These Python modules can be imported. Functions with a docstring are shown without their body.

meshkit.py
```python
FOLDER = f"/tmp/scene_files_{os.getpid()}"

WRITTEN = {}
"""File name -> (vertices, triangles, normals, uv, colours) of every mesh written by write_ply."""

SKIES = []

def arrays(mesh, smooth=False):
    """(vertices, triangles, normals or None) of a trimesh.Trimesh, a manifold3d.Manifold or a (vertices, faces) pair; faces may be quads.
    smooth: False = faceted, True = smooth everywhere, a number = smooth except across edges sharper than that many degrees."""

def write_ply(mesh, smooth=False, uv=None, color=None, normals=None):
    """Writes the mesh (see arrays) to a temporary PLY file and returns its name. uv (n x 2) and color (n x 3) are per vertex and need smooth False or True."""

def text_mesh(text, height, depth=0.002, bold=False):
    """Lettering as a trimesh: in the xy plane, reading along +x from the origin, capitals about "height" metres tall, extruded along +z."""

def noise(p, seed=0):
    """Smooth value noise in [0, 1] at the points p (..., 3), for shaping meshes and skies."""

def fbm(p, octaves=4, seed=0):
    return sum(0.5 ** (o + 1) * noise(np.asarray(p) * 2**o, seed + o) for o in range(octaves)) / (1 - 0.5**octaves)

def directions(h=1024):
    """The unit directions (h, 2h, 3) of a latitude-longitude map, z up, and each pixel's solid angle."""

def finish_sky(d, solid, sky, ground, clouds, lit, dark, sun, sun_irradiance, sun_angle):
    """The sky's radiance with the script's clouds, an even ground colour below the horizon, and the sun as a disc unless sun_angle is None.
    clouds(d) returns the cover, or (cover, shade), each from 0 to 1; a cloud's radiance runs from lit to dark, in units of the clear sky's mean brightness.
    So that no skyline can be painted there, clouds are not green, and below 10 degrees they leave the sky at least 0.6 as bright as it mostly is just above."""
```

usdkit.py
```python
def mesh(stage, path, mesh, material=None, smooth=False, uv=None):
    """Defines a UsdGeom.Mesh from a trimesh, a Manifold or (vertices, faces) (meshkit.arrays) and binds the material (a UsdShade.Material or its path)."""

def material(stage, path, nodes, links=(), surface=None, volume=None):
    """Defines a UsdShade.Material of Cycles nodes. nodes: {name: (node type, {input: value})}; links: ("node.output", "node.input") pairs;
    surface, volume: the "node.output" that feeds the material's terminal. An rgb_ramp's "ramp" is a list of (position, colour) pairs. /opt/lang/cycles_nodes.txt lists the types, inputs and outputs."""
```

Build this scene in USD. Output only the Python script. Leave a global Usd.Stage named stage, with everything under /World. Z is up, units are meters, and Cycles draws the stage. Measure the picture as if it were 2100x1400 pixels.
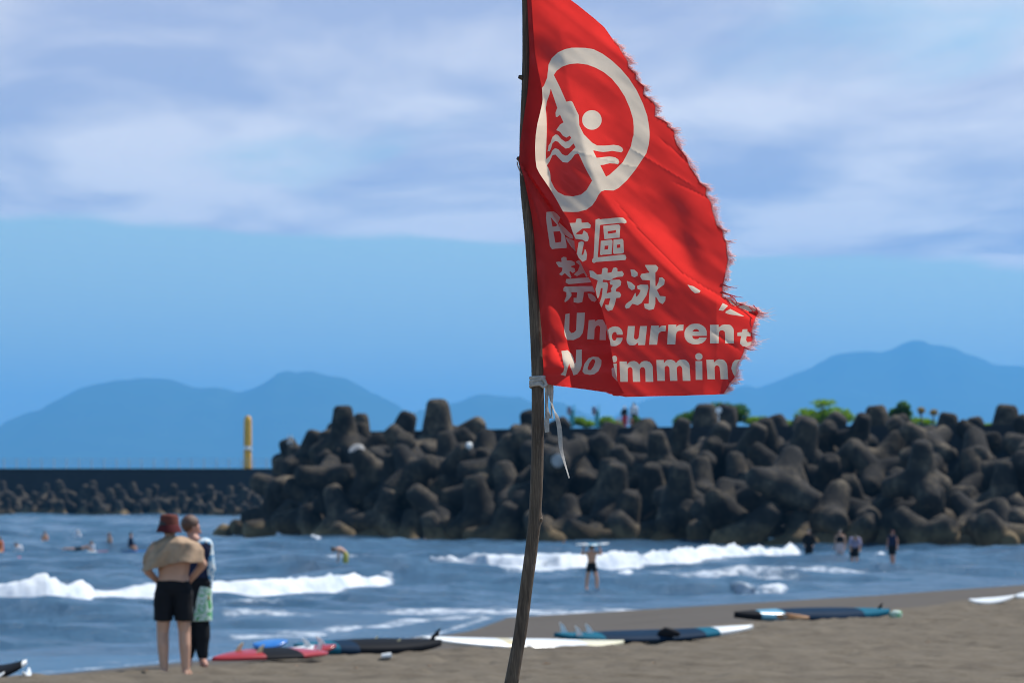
import math, random
import numpy as np
import trimesh
import manifold3d as m3
import usdkit
import meshkit
from pxr import Usd, UsdGeom, UsdLux, UsdShade, Sdf, Gf, Vt
from shapely.geometry import Polygon, box as sbox, LineString
from shapely import affinity
from shapely.ops import unary_union
from scipy.ndimage import gaussian_filter

stage = Usd.Stage.CreateInMemory()
UsdGeom.SetStageUpAxis(stage, "Z")
UsdGeom.Xform.Define(stage, "/World")
UsdGeom.Scope.Define(stage, "/World/Looks")

# ------------------------------------------------------------------ camera
EYE, PITCH = 3.3, math.atan(320 / 7875)
FPX = 7875.0
cam = UsdGeom.Camera.Define(stage, "/World/camera")
cam.AddTranslateOp().Set((0, 0, EYE))
cam.AddRotateXOp().Set(90 + math.degrees(PITCH))
cam.CreateHorizontalApertureAttr(36.0)
cam.CreateVerticalApertureAttr(24.0)
cam.CreateFocalLengthAttr(135.0)
cam.CreateFStopAttr(10.5)
cam.CreateFocusDistanceAttr(10.5)
cam.CreateClippingRangeAttr((0.1, 90000.0))
cam.CreateExposureAttr(0.36)

# ------------------------------------------------------------------ sun and sky
SUN = np.array([0.48, 0.26, 0.83]); SUN /= np.linalg.norm(SUN)
ELEV, AZ = math.asin(SUN[2]), math.atan2(SUN[0], SUN[1])
sun = UsdLux.DistantLight.Define(stage, "/World/sun")
sun.CreateIntensityAttr(1.25); sun.CreateAngleAttr(0.53); sun.CreateNormalizeAttr(True)
sun.CreateColorAttr((1.0, 0.965, 0.92))
sun.AddRotateZOp().Set(-math.degrees(AZ)); sun.AddRotateXOp().Set(-(90 - math.degrees(ELEV)))

sky = UsdLux.DomeLight.Define(stage, "/World/sky")
L = "/World/Looks/"
sky_look = usdkit.material(stage, L + "sky_look", {
    "sky": ("sky_texture", {"sky_type": "single_scattering", "sun_disc": False, "sun_elevation": ELEV, "sun_rotation": AZ, "altitude": 0.0, "air_density": 1.0, "aerosol_density": 0.35, "ozone_density": 2.5}),
    "tone": ("mix_color", {"blend_type": "multiply", "fac": 1.0, "b": (1.0, 1.07, 1.0)}),
    "tc": ("texture_coordinate", {}),
    "sep": ("separate_xyz", {}),
    "zc": ("math", {"math_type": "maximum", "value2": 0.02}),
    "u": ("math", {"math_type": "divide"}), "v": ("math", {"math_type": "divide"}),
    "uv": ("combine_xyz", {"z": 30.3}),
    "map1": ("mapping", {"scale": (1.15, 0.30, 1.0)}),
    "n1": ("noise_texture", {"scale": 1.0, "detail": 7.0, "roughness": 0.52, "distortion": 0.25}),
    "map2": ("mapping", {"scale": (0.95, 0.30, 1.0), "location": (2.3, 1.1, 0)}),
    "n2": ("noise_texture", {"scale": 1.4, "detail": 5.0, "roughness": 0.5, "distortion": 0.3}),
    "rr": ("math", {"math_type": "multiply"}), "rr2": ("math", {"math_type": "multiply"}), "r2": ("math", {"math_type": "add"}), "r": ("math", {"math_type": "sqrt"}),
    "edge": ("map_range", {"range_type": "smoothstep", "from_min": 14.2, "from_max": 16.8, "to_min": 0.0, "to_max": -0.80, "clamp": True}),
    "rt": ("math", {"math_type": "multiply_add", "value2": -0.75}), "high": ("map_range", {"range_type": "smoothstep", "from_min": 4.5, "from_max": 8.0, "to_min": -0.24, "to_max": 0.26, "clamp": True}),
    "sum0": ("math", {"math_type": "add"}), "sum": ("math", {"math_type": "add"}),
    "cover": ("map_range", {"range_type": "smoothstep", "from_min": 0.42, "from_max": 0.70, "to_min": 0.0, "to_max": 0.96, "clamp": True}),
    "tint": ("rgb_ramp", {"ramp": [(0.0, (4.1, 4.15, 5.4)), (0.38, (4.5, 4.5, 5.7)), (0.48, (6.5, 6.2, 6.7)), (0.58, (8.8, 8.2, 8.0)), (1.0, (10.0, 9.2, 8.7))]}),
    "mixc": ("mix_color", {"blend_type": "mix", "use_clamp": False}),
    "bg": ("background_shader", {"strength": 0.1}),
}, [("sky.color", "tone.a"), ("tc.generated", "sep.vector"), ("sep.z", "zc.value1"), ("sep.x", "u.value1"), ("zc.value", "u.value2"), ("sep.y", "v.value1"), ("zc.value", "v.value2"),
    ("u.value", "uv.x"), ("v.value", "uv.y"), ("uv.vector", "map1.vector"), ("map1.vector", "n1.vector"), ("uv.vector", "map2.vector"), ("map2.vector", "n2.vector"),
    ("u.value", "rr.value1"), ("u.value", "rr.value2"), ("v.value", "rr2.value1"), ("v.value", "rr2.value2"), ("rr.value", "r2.value1"), ("rr2.value", "r2.value2"), ("r2.value", "r.value1"),
    ("u.value", "rt.value1"), ("r.value", "rt.value3"), ("rt.value", "edge.value"), ("r.value", "high.value"), ("edge.result", "sum0.value1"), ("high.result", "sum0.value2"), ("sum0.value", "sum.value1"), ("n1.fac", "sum.value2"), ("sum.value", "cover.value"), ("n2.fac", "tint.fac"),
    ("tone.result", "mixc.a"), ("tint.color", "mixc.b"), ("cover.result", "mixc.fac"), ("mixc.result", "bg.color")], surface="bg.background")
UsdShade.MaterialBindingAPI.Apply(sky.GetPrim()).Bind(sky_look)
sky.GetPrim().SetCustomDataByKey("kind", "structure")

# ------------------------------------------------------------------ helpers
RNG = np.random.default_rng(11)
random.seed(5)
used = {}


def numbered(base, parent="/World"):
    k = (parent, base)
    n = used.get(k, 0); used[k] = n + 1
    return f"{parent}/{base}" if n == 0 else f"{parent}/{base}_{n:03d}"


def tag(p, label=None, cat=None, group=None, kind=None):
    p = p.GetPrim() if hasattr(p, "GetPrim") else p
    for k, v in (("label", label), ("category", cat), ("group", group), ("kind", kind)):
        if v:
            p.SetCustomDataByKey(k, v)
    return p


def thing(name, label, cat, loc=(0, 0, 0), rotz=0.0, group=None):
    x = UsdGeom.Xform.Define(stage, numbered(name))
    x.AddTranslateOp().Set(tuple(float(c) for c in loc))
    if rotz:
        x.AddRotateZOp().Set(math.degrees(rotz))
    return tag(x, label, cat, group)


def obj(name, mesh, mat, parent=None, smooth=False, label=None):
    m = usdkit.mesh(stage, numbered(name, str(parent.GetPath()) if parent else "/World"), mesh, mat, smooth)
    if label:
        tag(m, label)
    return m.GetPrim()


def single(name, mesh, mat, label, cat, loc=(0, 0, 0), group=None, smooth=False, kind=None):
    """a thing that is one mesh, its origin at its base"""
    m = usdkit.mesh(stage, numbered(name), mesh, mat, smooth)
    m.AddTranslateOp().Set(tuple(float(c) for c in loc))
    return tag(m, label, cat, group, kind)


def raw_mesh(path, v, f, n, mat):
    m = UsdGeom.Mesh.Define(stage, path)
    m.CreatePointsAttr(Vt.Vec3fArray.FromNumpy(np.asarray(v, np.float32)))
    m.CreateFaceVertexCountsAttr(Vt.IntArray.FromNumpy(np.full(len(f), np.asarray(f).shape[1], np.int32)))
    m.CreateFaceVertexIndicesAttr(Vt.IntArray.FromNumpy(np.asarray(f, np.int32).ravel()))
    m.CreateSubdivisionSchemeAttr("none")
    if n is not None:
        m.CreateNormalsAttr(Vt.Vec3fArray.FromNumpy(np.asarray(n, np.float32)))
        m.SetNormalsInterpolation("vertex")
    UsdShade.MaterialBindingAPI.Apply(m.GetPrim()).Bind(mat)
    return m


CP, SP = math.cos(PITCH), math.sin(PITCH)


def at(px, py, Y):
    """the point at depth Y (world y) seen at pixel px, py of the 2100 x 1400 photograph"""
    a, b = (np.asarray(px, float) - 1050) / FPX, (700 - np.asarray(py, float)) / FPX
    dx, dy, dz = a, CP - SP * b, SP + CP * b
    k = np.asarray(Y, float) / dy
    return np.stack(np.broadcast_arrays(dx * k, dy * k, EYE + dz * k), -1)


def pix(p):
    p = np.asarray(p, float)
    d = p - np.array([0, 0, EYE])
    w = d[..., 1] * CP + d[..., 2] * SP
    return 1050 + FPX * d[..., 0] / w, 700 - FPX * (d[..., 2] * CP - d[..., 1] * SP) / w


def ywater(py, z=0.0):
    """depth at which the level z is seen at row py"""
    lo, hi = 5.0, 60000.0
    for _ in range(60):
        mid = (lo + hi) / 2
        lo, hi = (mid, hi) if pix((0, mid, z))[1] > py else (lo, mid)
    return lo


def pm(name, col, rough=0.8, var=0.25, scale=6.0, bump=0.0, bscale=None, coord="object", stretch=(1, 1, 1), spec=0.5, extra=None, detail=4.0, tint2=None, bdist=0.02):
    """painted / mineral / cloth surface: base colour broken up by noise, fine relief"""
    c = np.array(col, float)
    c2 = np.array(tint2, float) if tint2 is not None else c * (1 - var)
    nodes = {"tc": ("texture_coordinate", {}), "geo": ("geometry", {}), "map": ("mapping", {"scale": tuple(stretch)}),
             "n": ("noise_texture", {"scale": scale, "detail": detail, "roughness": 0.6}),
             "r": ("rgb_ramp", {"ramp": [(0.28, tuple(np.minimum(c * (1 + var * 0.6), 0.95))), (0.72, tuple(c2))]}),
             "p": ("principled_bsdf", {"roughness": rough, "specular_ior_level": spec, **(extra or {})})}
    links = [("tc.object" if coord == "object" else "geo.position", "map.vector"), ("map.vector", "n.vector"), ("n.fac", "r.fac"), ("r.color", "p.base_color")]
    if bump:
        nodes["bn"] = ("noise_texture", {"scale": bscale or scale * 4, "detail": 4.0, "roughness": 0.6})
        nodes["b"] = ("bump", {"strength": bump, "distance": bdist})
        links += [("map.vector", "bn.vector"), ("bn.fac", "b.height"), ("b.normal", "p.normal")]
    return usdkit.material(stage, L + name, nodes, links, surface="p.BSDF")


def tube(points, radii, seg=10, caps=True):
    P = np.asarray(points, float); R = np.broadcast_to(np.asarray(radii, float), (len(P),))
    T = np.gradient(P, axis=0); T /= np.linalg.norm(T, axis=1, keepdims=True)
    up = np.array([0, 0, 1.0]) if abs(T[0][2]) < 0.9 else np.array([0, 1.0, 0])
    V = []
    a = np.cross(T[0], up); a /= np.linalg.norm(a)
    th = np.arange(seg) / seg * 2 * np.pi
    for i in range(len(P)):
        a = a - T[i] * (a @ T[i]); a /= np.linalg.norm(a)
        b = np.cross(T[i], a)
        V.append(P[i] + R[i] * (np.cos(th)[:, None] * a + np.sin(th)[:, None] * b))
    V = np.concatenate(V)
    F = []
    for i in range(len(P) - 1):
        for j in range(seg):
            k = (j + 1) % seg
            F += [(i * seg + j, i * seg + k, (i + 1) * seg + k), (i * seg + j, (i + 1) * seg + k, (i + 1) * seg + j)]
    if caps:
        n = len(V); V = np.vstack([V, P[0], P[-1]]); o = (len(P) - 1) * seg
        for j in range(seg):
            k = (j + 1) % seg
            F += [(n, k, j), (n + 1, o + j, o + k)]
    return trimesh.Trimesh(V, F, process=False)


def cat(ms):
    return trimesh.util.concatenate(ms)


def bx(size, c=(0, 0, 0)):
    b = trimesh.creation.box(size); b.apply_translation(c); return b


def quad_spline(xs, ys, q):
    return np.interp(q, xs, ys)

# ------------------------------------------------------------------ haze
usdkit.material(stage, L + "haze_look", {"v": ("principled_volume", {"color": (0.15, 0.51, 1.0), "density": 6.2e-5, "anisotropy": 0.18})}, volume="v.volume")
hb = usdkit.mesh(stage, "/World/haze", bx((126000, 56000, 1310), (0, 20000, 1310 / 2 - 16)), L + "haze_look")
tag(hb, "thin pale blue sea haze between the camera and the mountains", None, None, "stuff")

# ------------------------------------------------------------------ mountains
mount = usdkit.material(stage, L + "mountain_look", {
    "g": ("geometry", {}), "n": ("noise_texture", {"scale": 0.004, "detail": 6.0, "roughness": 0.6}),
    "r": ("rgb_ramp", {"ramp": [(0.3, (0.035, 0.06, 0.03)), (0.7, (0.055, 0.085, 0.045))]}), "p": ("principled_bsdf", {"roughness": 1.0, "specular_ior_level": 0.0})},
    [("g.position", "n.vector"), ("n.fac", "r.fac"), ("r.color", "p.base_color")], surface="p.BSDF")


def range_mesh(pts, Y0, depth, seed, step=55.0):
    pp, py = np.array(pts, float).T
    x0, x1 = (pp[0] - 1050) / FPX * Y0, (pp[-1] - 1050) / FPX * Y0
    xs = np.arange(x0, x1, step); ys = np.arange(Y0 - 2.4 * depth, Y0 + 2.4 * depth, 165.0)
    H = at(1050 + xs / Y0 * FPX, np.interp(1050 + xs / Y0 * FPX, pp, py), Y0)[:, 2]
    q1 = np.stack([xs / 520, 0 * xs, 0 * xs], -1)
    H = H + ((meshkit.fbm(q1, 4, seed + 30) - .5) * 150 - np.abs(meshkit.noise(q1 * .6, seed + 44) - .5) * 34) * np.clip(H / 300, 0, 1)
    H = H + ((meshkit.fbm(np.stack([xs / 170, 0 * xs, 0 * xs], -1), 3, seed + 60) - .5) * 75 - np.abs(meshkit.noise(np.stack([xs / 330, 0 * xs, 0 * xs], -1), seed + 71) - .5) * 45) * np.clip(H / 250, 0, 1)
    X, Yg = np.meshgrid(xs, ys, indexing="ij")
    q = np.stack([X / 1350, Yg / 1350, np.zeros_like(X)], -1)
    ridge = 1 - np.abs(2 * meshkit.fbm(q, 5, seed) - 1)
    t = (Yg - Y0) / depth
    Z = H[:, None] * np.exp(-t * t * 1.1) * (1 - 0.32 * np.clip(np.abs(t) * 2, 0, 1) * (1 - ridge)) + (meshkit.fbm(q * 4, 3, seed + 5) - .5) * 26 * np.clip(H[:, None] / 300, 0, 1) - 12
    n, m = X.shape
    idx = np.arange(n * m).reshape(n, m)
    F = np.stack([idx[:-1, :-1], idx[1:, :-1], idx[1:, 1:], idx[:-1, 1:]], -1).reshape(-1, 4)
    return np.stack([X, Yg, Z], -1).reshape(-1, 3), F


WEST = [(-700, 1010), (-420, 940), (-200, 900), (-60, 880), (0, 871), (60, 832), (120, 796), (150, 786), (180, 780), (240, 779), (290, 784), (330, 788), (380, 786), (430, 789), (480, 792), (510, 784), (540, 768), (575, 752), (590, 749), (612, 753), (650, 755), (700, 763), (740, 780), (790, 806), (830, 832), (850, 836), (880, 834), (920, 826), (960, 816), (1000, 812), (1040, 811), (1080, 818), (1120, 816), (1160, 826), (1240, 850), (1340, 890), (1450, 960), (1560, 1014)]
EAST = [(900, 1014), (1040, 960), (1200, 870), (1320, 815), (1420, 790), (1500, 778), (1560, 776), (1590, 770), (1640, 744), (1700, 724), (1730, 716), (1760, 719), (1800, 718), (1830, 709), (1860, 696), (1885, 692), (1915, 698), (1960, 714), (2000, 729), (2040, 743), (2070, 748), (2100, 746), (2200, 735), (2350, 760), (2600, 860), (2900, 1000)]
for nm, pts, Y0, dp, sd in (("mountain_range", WEST, 25500.0, 2500.0, 3), ("mountain_range", EAST, 29500.0, 3000.0, 8)):
    v, f = range_mesh(pts, Y0, dp, sd)
    m = usdkit.mesh(stage, numbered(nm), (v, f), mount, True)
    tag(m, "hazy blue mountain ridge rising behind the " + ("far jetty on the left" if pts is WEST else "flag and the right of the breakwater"), "mountain", None, "structure")

# ------------------------------------------------------------------ beach terrain
NS = np.array([-0.943, 0.332]); US = np.array([0.332, 0.943])


def su(x, y):
    return NS[0] * x + NS[1] * y, US[0] * x + US[1] * y


def berm(u):
    return np.interp(u, [-40, 20, 34.5, 38.3, 50, 66, 78.6, 110, 200], [1.75, 1.62, 1.5, 1.43, 1.24, 1.17, 1.11, 1.04, 1.0])


def shore(u):
    return np.interp(u, [40, 80, 87, 100, 108, 114, 136, 200], [33, 31.8, 32.3, 35.6, 33.6, 32.6, 28.8, 26])


def sand_z(x, y, fine=True):
    x, y = np.asarray(x, float), np.asarray(y, float)
    s, u = su(x, y)
    zc, s0 = berm(u), shore(u)
    wob = 0.8 * (meshkit.noise(np.stack([u / 7, s * 0, s * 0], -1), 4) - 0.5)
    t = np.clip((s - 17.6 - wob) / (s0 - 17.6), 0, None)
    face = zc * (1 - t ** 1.15)
    land = zc + 0.004 * np.clip(17.6 + wob - s, 0, 60)
    z = np.where(s < 17.6 + wob, land, face)
    deep = -(s - s0 - 2) * 0.022 - 0.16
    z = np.where(s > s0 + 2, np.maximum(np.minimum(z, 0), deep) * 0 + deep, z)
    z = np.maximum(z, -12)
    dry = np.clip((18.6 - s) / 1.2, 0, 1)
    p = np.stack([x, y, np.zeros_like(x)], -1)
    if fine:
        z = z + dry * ((meshkit.fbm(p * 1.7, 3, 2) - .5) * 0.10 + (meshkit.fbm(p * 4.5, 2, 9) - .5) * 0.075 - 0.05 * np.clip((meshkit.noise(p * 2.6, 17) - .72) / .12, 0, 1)) + dry * (meshkit.noise(p * 0.35, 7) - .5) * 0.08
    return z


def grid_faces(n, m):
    idx = np.arange(n * m).reshape(n, m)
    return np.stack([idx[:-1, :-1], idx[:-1, 1:], idx[1:, 1:], idx[1:, :-1]], -1).reshape(-1, 4)


uu = np.unique(np.concatenate([[-4000, -1500, -500, -200, -80, -30, 0, 10, 18], np.arange(24, 92, 0.11), np.arange(92, 150, 0.6), [160, 180, 210, 260, 400, 800, 2000, 4000]]))
ss = np.unique(np.concatenate([[-4000, -1500, -500, -150, -60, -30, -15, -8], np.arange(-4, 8, 0.4), np.arange(8, 19.5, 0.09), np.arange(19.5, 36, 0.35), [38, 42, 48, 56, 66, 80, 110, 160, 300, 600]]))
U, S = np.meshgrid(uu, ss, indexing="ij")
X, Yg = NS[0] * S + US[0] * U, NS[1] * S + US[1] * U
Z = sand_z(X, Yg)
V = np.stack([X, Yg, Z], -1).reshape(-1, 3)
F = grid_faces(*U.shape)
wetmask = (S + (meshkit.fbm(np.stack([U / 2.2, S / 2, S * 0], -1), 3, 21) - .5) * 1.6 > 18.7).reshape(-1)
wf = wetmask[F].sum(1) >= 2
sand = usdkit.material(stage, L + "dry_sand", {
    "g": ("geometry", {}), "n": ("noise_texture", {"scale": 0.9, "detail": 6.0, "roughness": 0.65}), "n2": ("noise_texture", {"scale": 55.0, "detail": 3.0, "roughness": 0.7}),
    "r": ("rgb_ramp", {"ramp": [(0.3, (0.098, 0.080, 0.059)), (0.5, (0.128, 0.106, 0.079)), (0.72, (0.156, 0.130, 0.097))]}),
    "r2": ("rgb_ramp", {"ramp": [(0.3, (0.62, 0.62, 0.62)), (0.6, (1.1, 1.1, 1.1))]}), "mx": ("mix_color", {"blend_type": "multiply", "fac": 1.0}),
    "b": ("bump", {"strength": 0.5, "distance": 0.02}), "p": ("principled_bsdf", {"roughness": 0.95, "specular_ior_level": 0.15})},
    [("g.position", "n.vector"), ("g.position", "n2.vector"), ("n.fac", "r.fac"), ("n2.fac", "r2.fac"), ("r.color", "mx.a"), ("r2.color", "mx.b"), ("mx.result", "p.base_color"), ("n2.fac", "b.height"), ("b.normal", "p.normal")], surface="p.BSDF")
wet = usdkit.material(stage, L + "wet_sand", {
    "g": ("geometry", {}), "n": ("noise_texture", {"scale": 0.5, "detail": 5.0, "roughness": 0.6}),
    "r": ("rgb_ramp", {"ramp": [(0.3, (0.078, 0.067, 0.056)), (0.7, (0.100, 0.086, 0.073))]}),
    "nb": ("noise_texture", {"scale": 9.0, "detail": 4.0}), "b": ("bump", {"strength": 0.4, "distance": 0.02}), "p": ("principled_bsdf", {"roughness": 0.9, "specular_ior_level": 0.12})},
    [("g.position", "n.vector"), ("n.fac", "r.fac"), ("r.color", "p.base_color"), ("g.position", "nb.vector"), ("nb.fac", "b.height"), ("b.normal", "p.normal")], surface="p.BSDF")


def submesh(v, f):
    k = np.unique(f); back = np.zeros(len(v), int); back[k] = np.arange(len(k))
    return v[k], back[f], k


for nm, sel, mt, lb in (("beach", ~wf, sand, "dry grey brown volcanic sand beach in the foreground"), ("wet_sand", wf, wet, "smooth darker wet sand sloping to the water")):
    v, f, _ = submesh(V, F[sel])
    tag(usdkit.mesh(stage, "/World/" + nm, (v, f), mt, True), lb, "sand", None, "structure")

# ------------------------------------------------------------------ sea
BREAK = [  # (base row at px, crest row at px, foam strength, kind)
    ([(-120, 1247), (0, 1245), (100, 1244), (200, 1234), (290, 1229), (350, 1226), (450, 1223), (560, 1221), (640, 1216), (720, 1210), (790, 1205), (830, 1200)],
     [(-120, 1194), (0, 1190), (60, 1187), (120, 1185), (150, 1190), (190, 1200), (240, 1207), (300, 1200), (420, 1192), (520, 1190), (600, 1184), (680, 1179), (750, 1178), (790, 1184), (830, 1195)], 1.0),
    ([(855, 1150), (890, 1163), (1000, 1168), (1150, 1168), (1300, 1164), (1450, 1157), (1560, 1152), (1640, 1148), (1665, 1142)],
     [(855, 1147), (880, 1143), (960, 1139), (1060, 1132), (1180, 1131), (1300, 1128), (1400, 1123), (1500, 1119), (1600, 1118), (1665, 1121)], 1.0),
    ([(505, 1158), (560, 1161), (680, 1161), (780, 1160), (870, 1160)], [(505, 1154), (580, 1149), (690, 1150), (780, 1148), (870, 1150)], 0.72),
    ([(925, 1182), (970, 1193), (1060, 1197), (1180, 1194), (1260, 1188), (1330, 1180)], [(925, 1178), (980, 1175), (1080, 1172), (1180, 1173), (1270, 1174), (1330, 1176)], 0.85),
    ([(1478, 1196), (1500, 1205), (1550, 1211), (1600, 1207), (1640, 1200)], [(1478, 1192), (1505, 1187), (1540, 1187), (1590, 1192), (1640, 1196)], 0.68),
    ([(420, 1266), (440, 1273), (480, 1274), (520, 1270), (700, 1274)], [(420, 1262), (450, 1258), (490, 1260), (530, 1256), (700, 1262)], 0.55),
    ([(1690, 1146), (1740, 1152), (1800, 1152), (1850, 1146)], [(1690, 1141), (1740, 1136), (1800, 1137), (1850, 1141)], 0.8),
    ([(525, 1098), (560, 1104), (605, 1108), (640, 1113), (685, 1117)], [(525, 1093), (555, 1086), (600, 1097), (645, 1103), (685, 1109)], 0.9),
    ([(440, 1312), (520, 1311), (620, 1308), (700, 1296), (800, 1284), (900, 1272), (1030, 1262)], [(440, 1306), (520, 1303), (620, 1298), (700, 1288), (800, 1277), (900, 1267), (1030, 1259)], 0.62),
    ([(1290, 1178), (1400, 1180), (1500, 1179), (1580, 1176)], [(1290, 1174), (1400, 1175), (1500, 1174), (1580, 1173)], 0.5),
]


def py_to_y(py):
    q = np.linspace(1022, 1420, 4000); yy = EYE / np.maximum(1e-6, np.tan(np.arctan((q - 700) / FPX) - PITCH))
    return np.interp(py, q, yy)


def sea_height(x, y):
    """height and foam cover of the sea at world x, y"""
    p = np.stack([x, y, np.zeros_like(x)], -1)
    z = np.zeros_like(x)
    rng = np.random.default_rng(4)
    for k in range(16):
        lam = 2.0 * 1.28 ** k if k < 12 else 30 + 14 * (k - 12)
        a = math.radians(rng.normal(-70, 24)); amp = min(0.0125 * lam, 0.13)
        d = np.array([math.cos(a), math.sin(a)])
        ph = 2 * np.pi * ((x * d[0] + y * d[1]) / lam + rng.random()) + 2.5 * meshkit.noise(p / (lam * 2.5), k)
        z += amp * (1 - 2 * np.abs(np.sin(ph / 2)) ** 1.0 + 0.27) * (0.5 + meshkit.noise(p / (lam * 4), 40 + k))
    far = np.clip(1.35 - y / 1500, 0.25, 1); z *= far
    z += (meshkit.fbm(p / 1.1, 3, 77) - .5) * 0.16 * np.clip(1.4 - y / 300, 0, 1)
    s, u = su(x, y)
    shallow = np.clip((s - shore(u)) / 12, 0.0, 1)
    z *= shallow
    foam = np.zeros_like(x); tall = np.zeros_like(x)
    px = 1050 + FPX * x / np.maximum(y, 1)
    lump = meshkit.fbm(p / 1.6, 4, 31); wig = meshkit.fbm(p / 5.0, 3, 63) - .5
    for i, (base, crest, st) in enumerate(BREAK):
        bp, bv = np.array(base, float).T; cp, cv = np.array(crest, float).T
        inside = (px > bp[0] - 4) & (px < bp[-1] + 4)
        yb = py_to_y(np.interp(px, bp, bv)) ; cr = np.interp(px, cp, cv)
        yb = yb + wig * 2.2
        zc = EYE - (cr - 1020) / FPX * (yb + 1.3)
        ends = np.clip((px - bp[0]) / 45, 0, 1) * np.clip((bp[-1] - px) / 45, 0, 1)
        ends = ends * ends * (3 - 2 * ends)
        zc = np.clip(zc, 0.02, 1.25) * ends ** .8 * (0.55 + 0.85 * lump)
        q = y - yb
        front = np.clip(q / 1.5, 0, 1); front = front * front * (3 - 2 * front)
        prof = np.where(q < 1.5, front, np.exp(-(q - 1.5) / 3.2))
        h = np.where(inside, zc * prof, 0)
        cover = st * np.clip((q + 0.5) / 0.5, 0, 1) * np.clip(1 - (q - 2.2) / (1.2 + 5 * lump), 0, 1) * (0.15 + 0.85 * ends) * (0.52 + 0.56 * lump)
        cover = np.where(inside, cover, 0)
        trail = np.where(inside & (q > 0) & (i < 2), 0.42 * np.exp(-q / 9) * ends, 0)
        tall = np.maximum(tall, h)
        foam = np.maximum(foam, np.maximum(cover, trail))
        fr = np.where(inside & (q < 0), 0.46 * np.exp(q / 4.5) * ends * st, 0)
        foam = np.maximum(foam, fr)
    edge = np.exp(-np.abs(s - shore(u) - 0.3) / 0.5) * 0.55
    near = np.clip(1 - (s - shore(u)) / 30, 0, 1) * np.clip(1.2 - y / 200, 0, 1) * 0.36
    foam = np.maximum(foam, np.maximum(edge, near))
    st_ = meshkit.fbm(np.stack([x / 9, y / 3.2, 0 * x], -1), 4, 51); st2 = meshkit.noise(np.stack([x / 30, y / 14, 0 * x], -1), 52)
    foam = np.maximum(foam, 0.55 * np.clip((st_ - .50) / .16, 0, 1) * np.clip((st2 - .35) / .3, 0, 1) * np.clip((245 - y) / 40, 0, 1))
    z = z * (1 - 0.7 * np.clip(tall / 0.5, 0, 1)) + tall + np.clip(foam - 0.5, 0, 1) * (meshkit.fbm(p / 0.42, 3, 12) - .5) * 0.42 * np.clip(tall / 0.4, 0.08, 1)
    return z, foam


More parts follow.
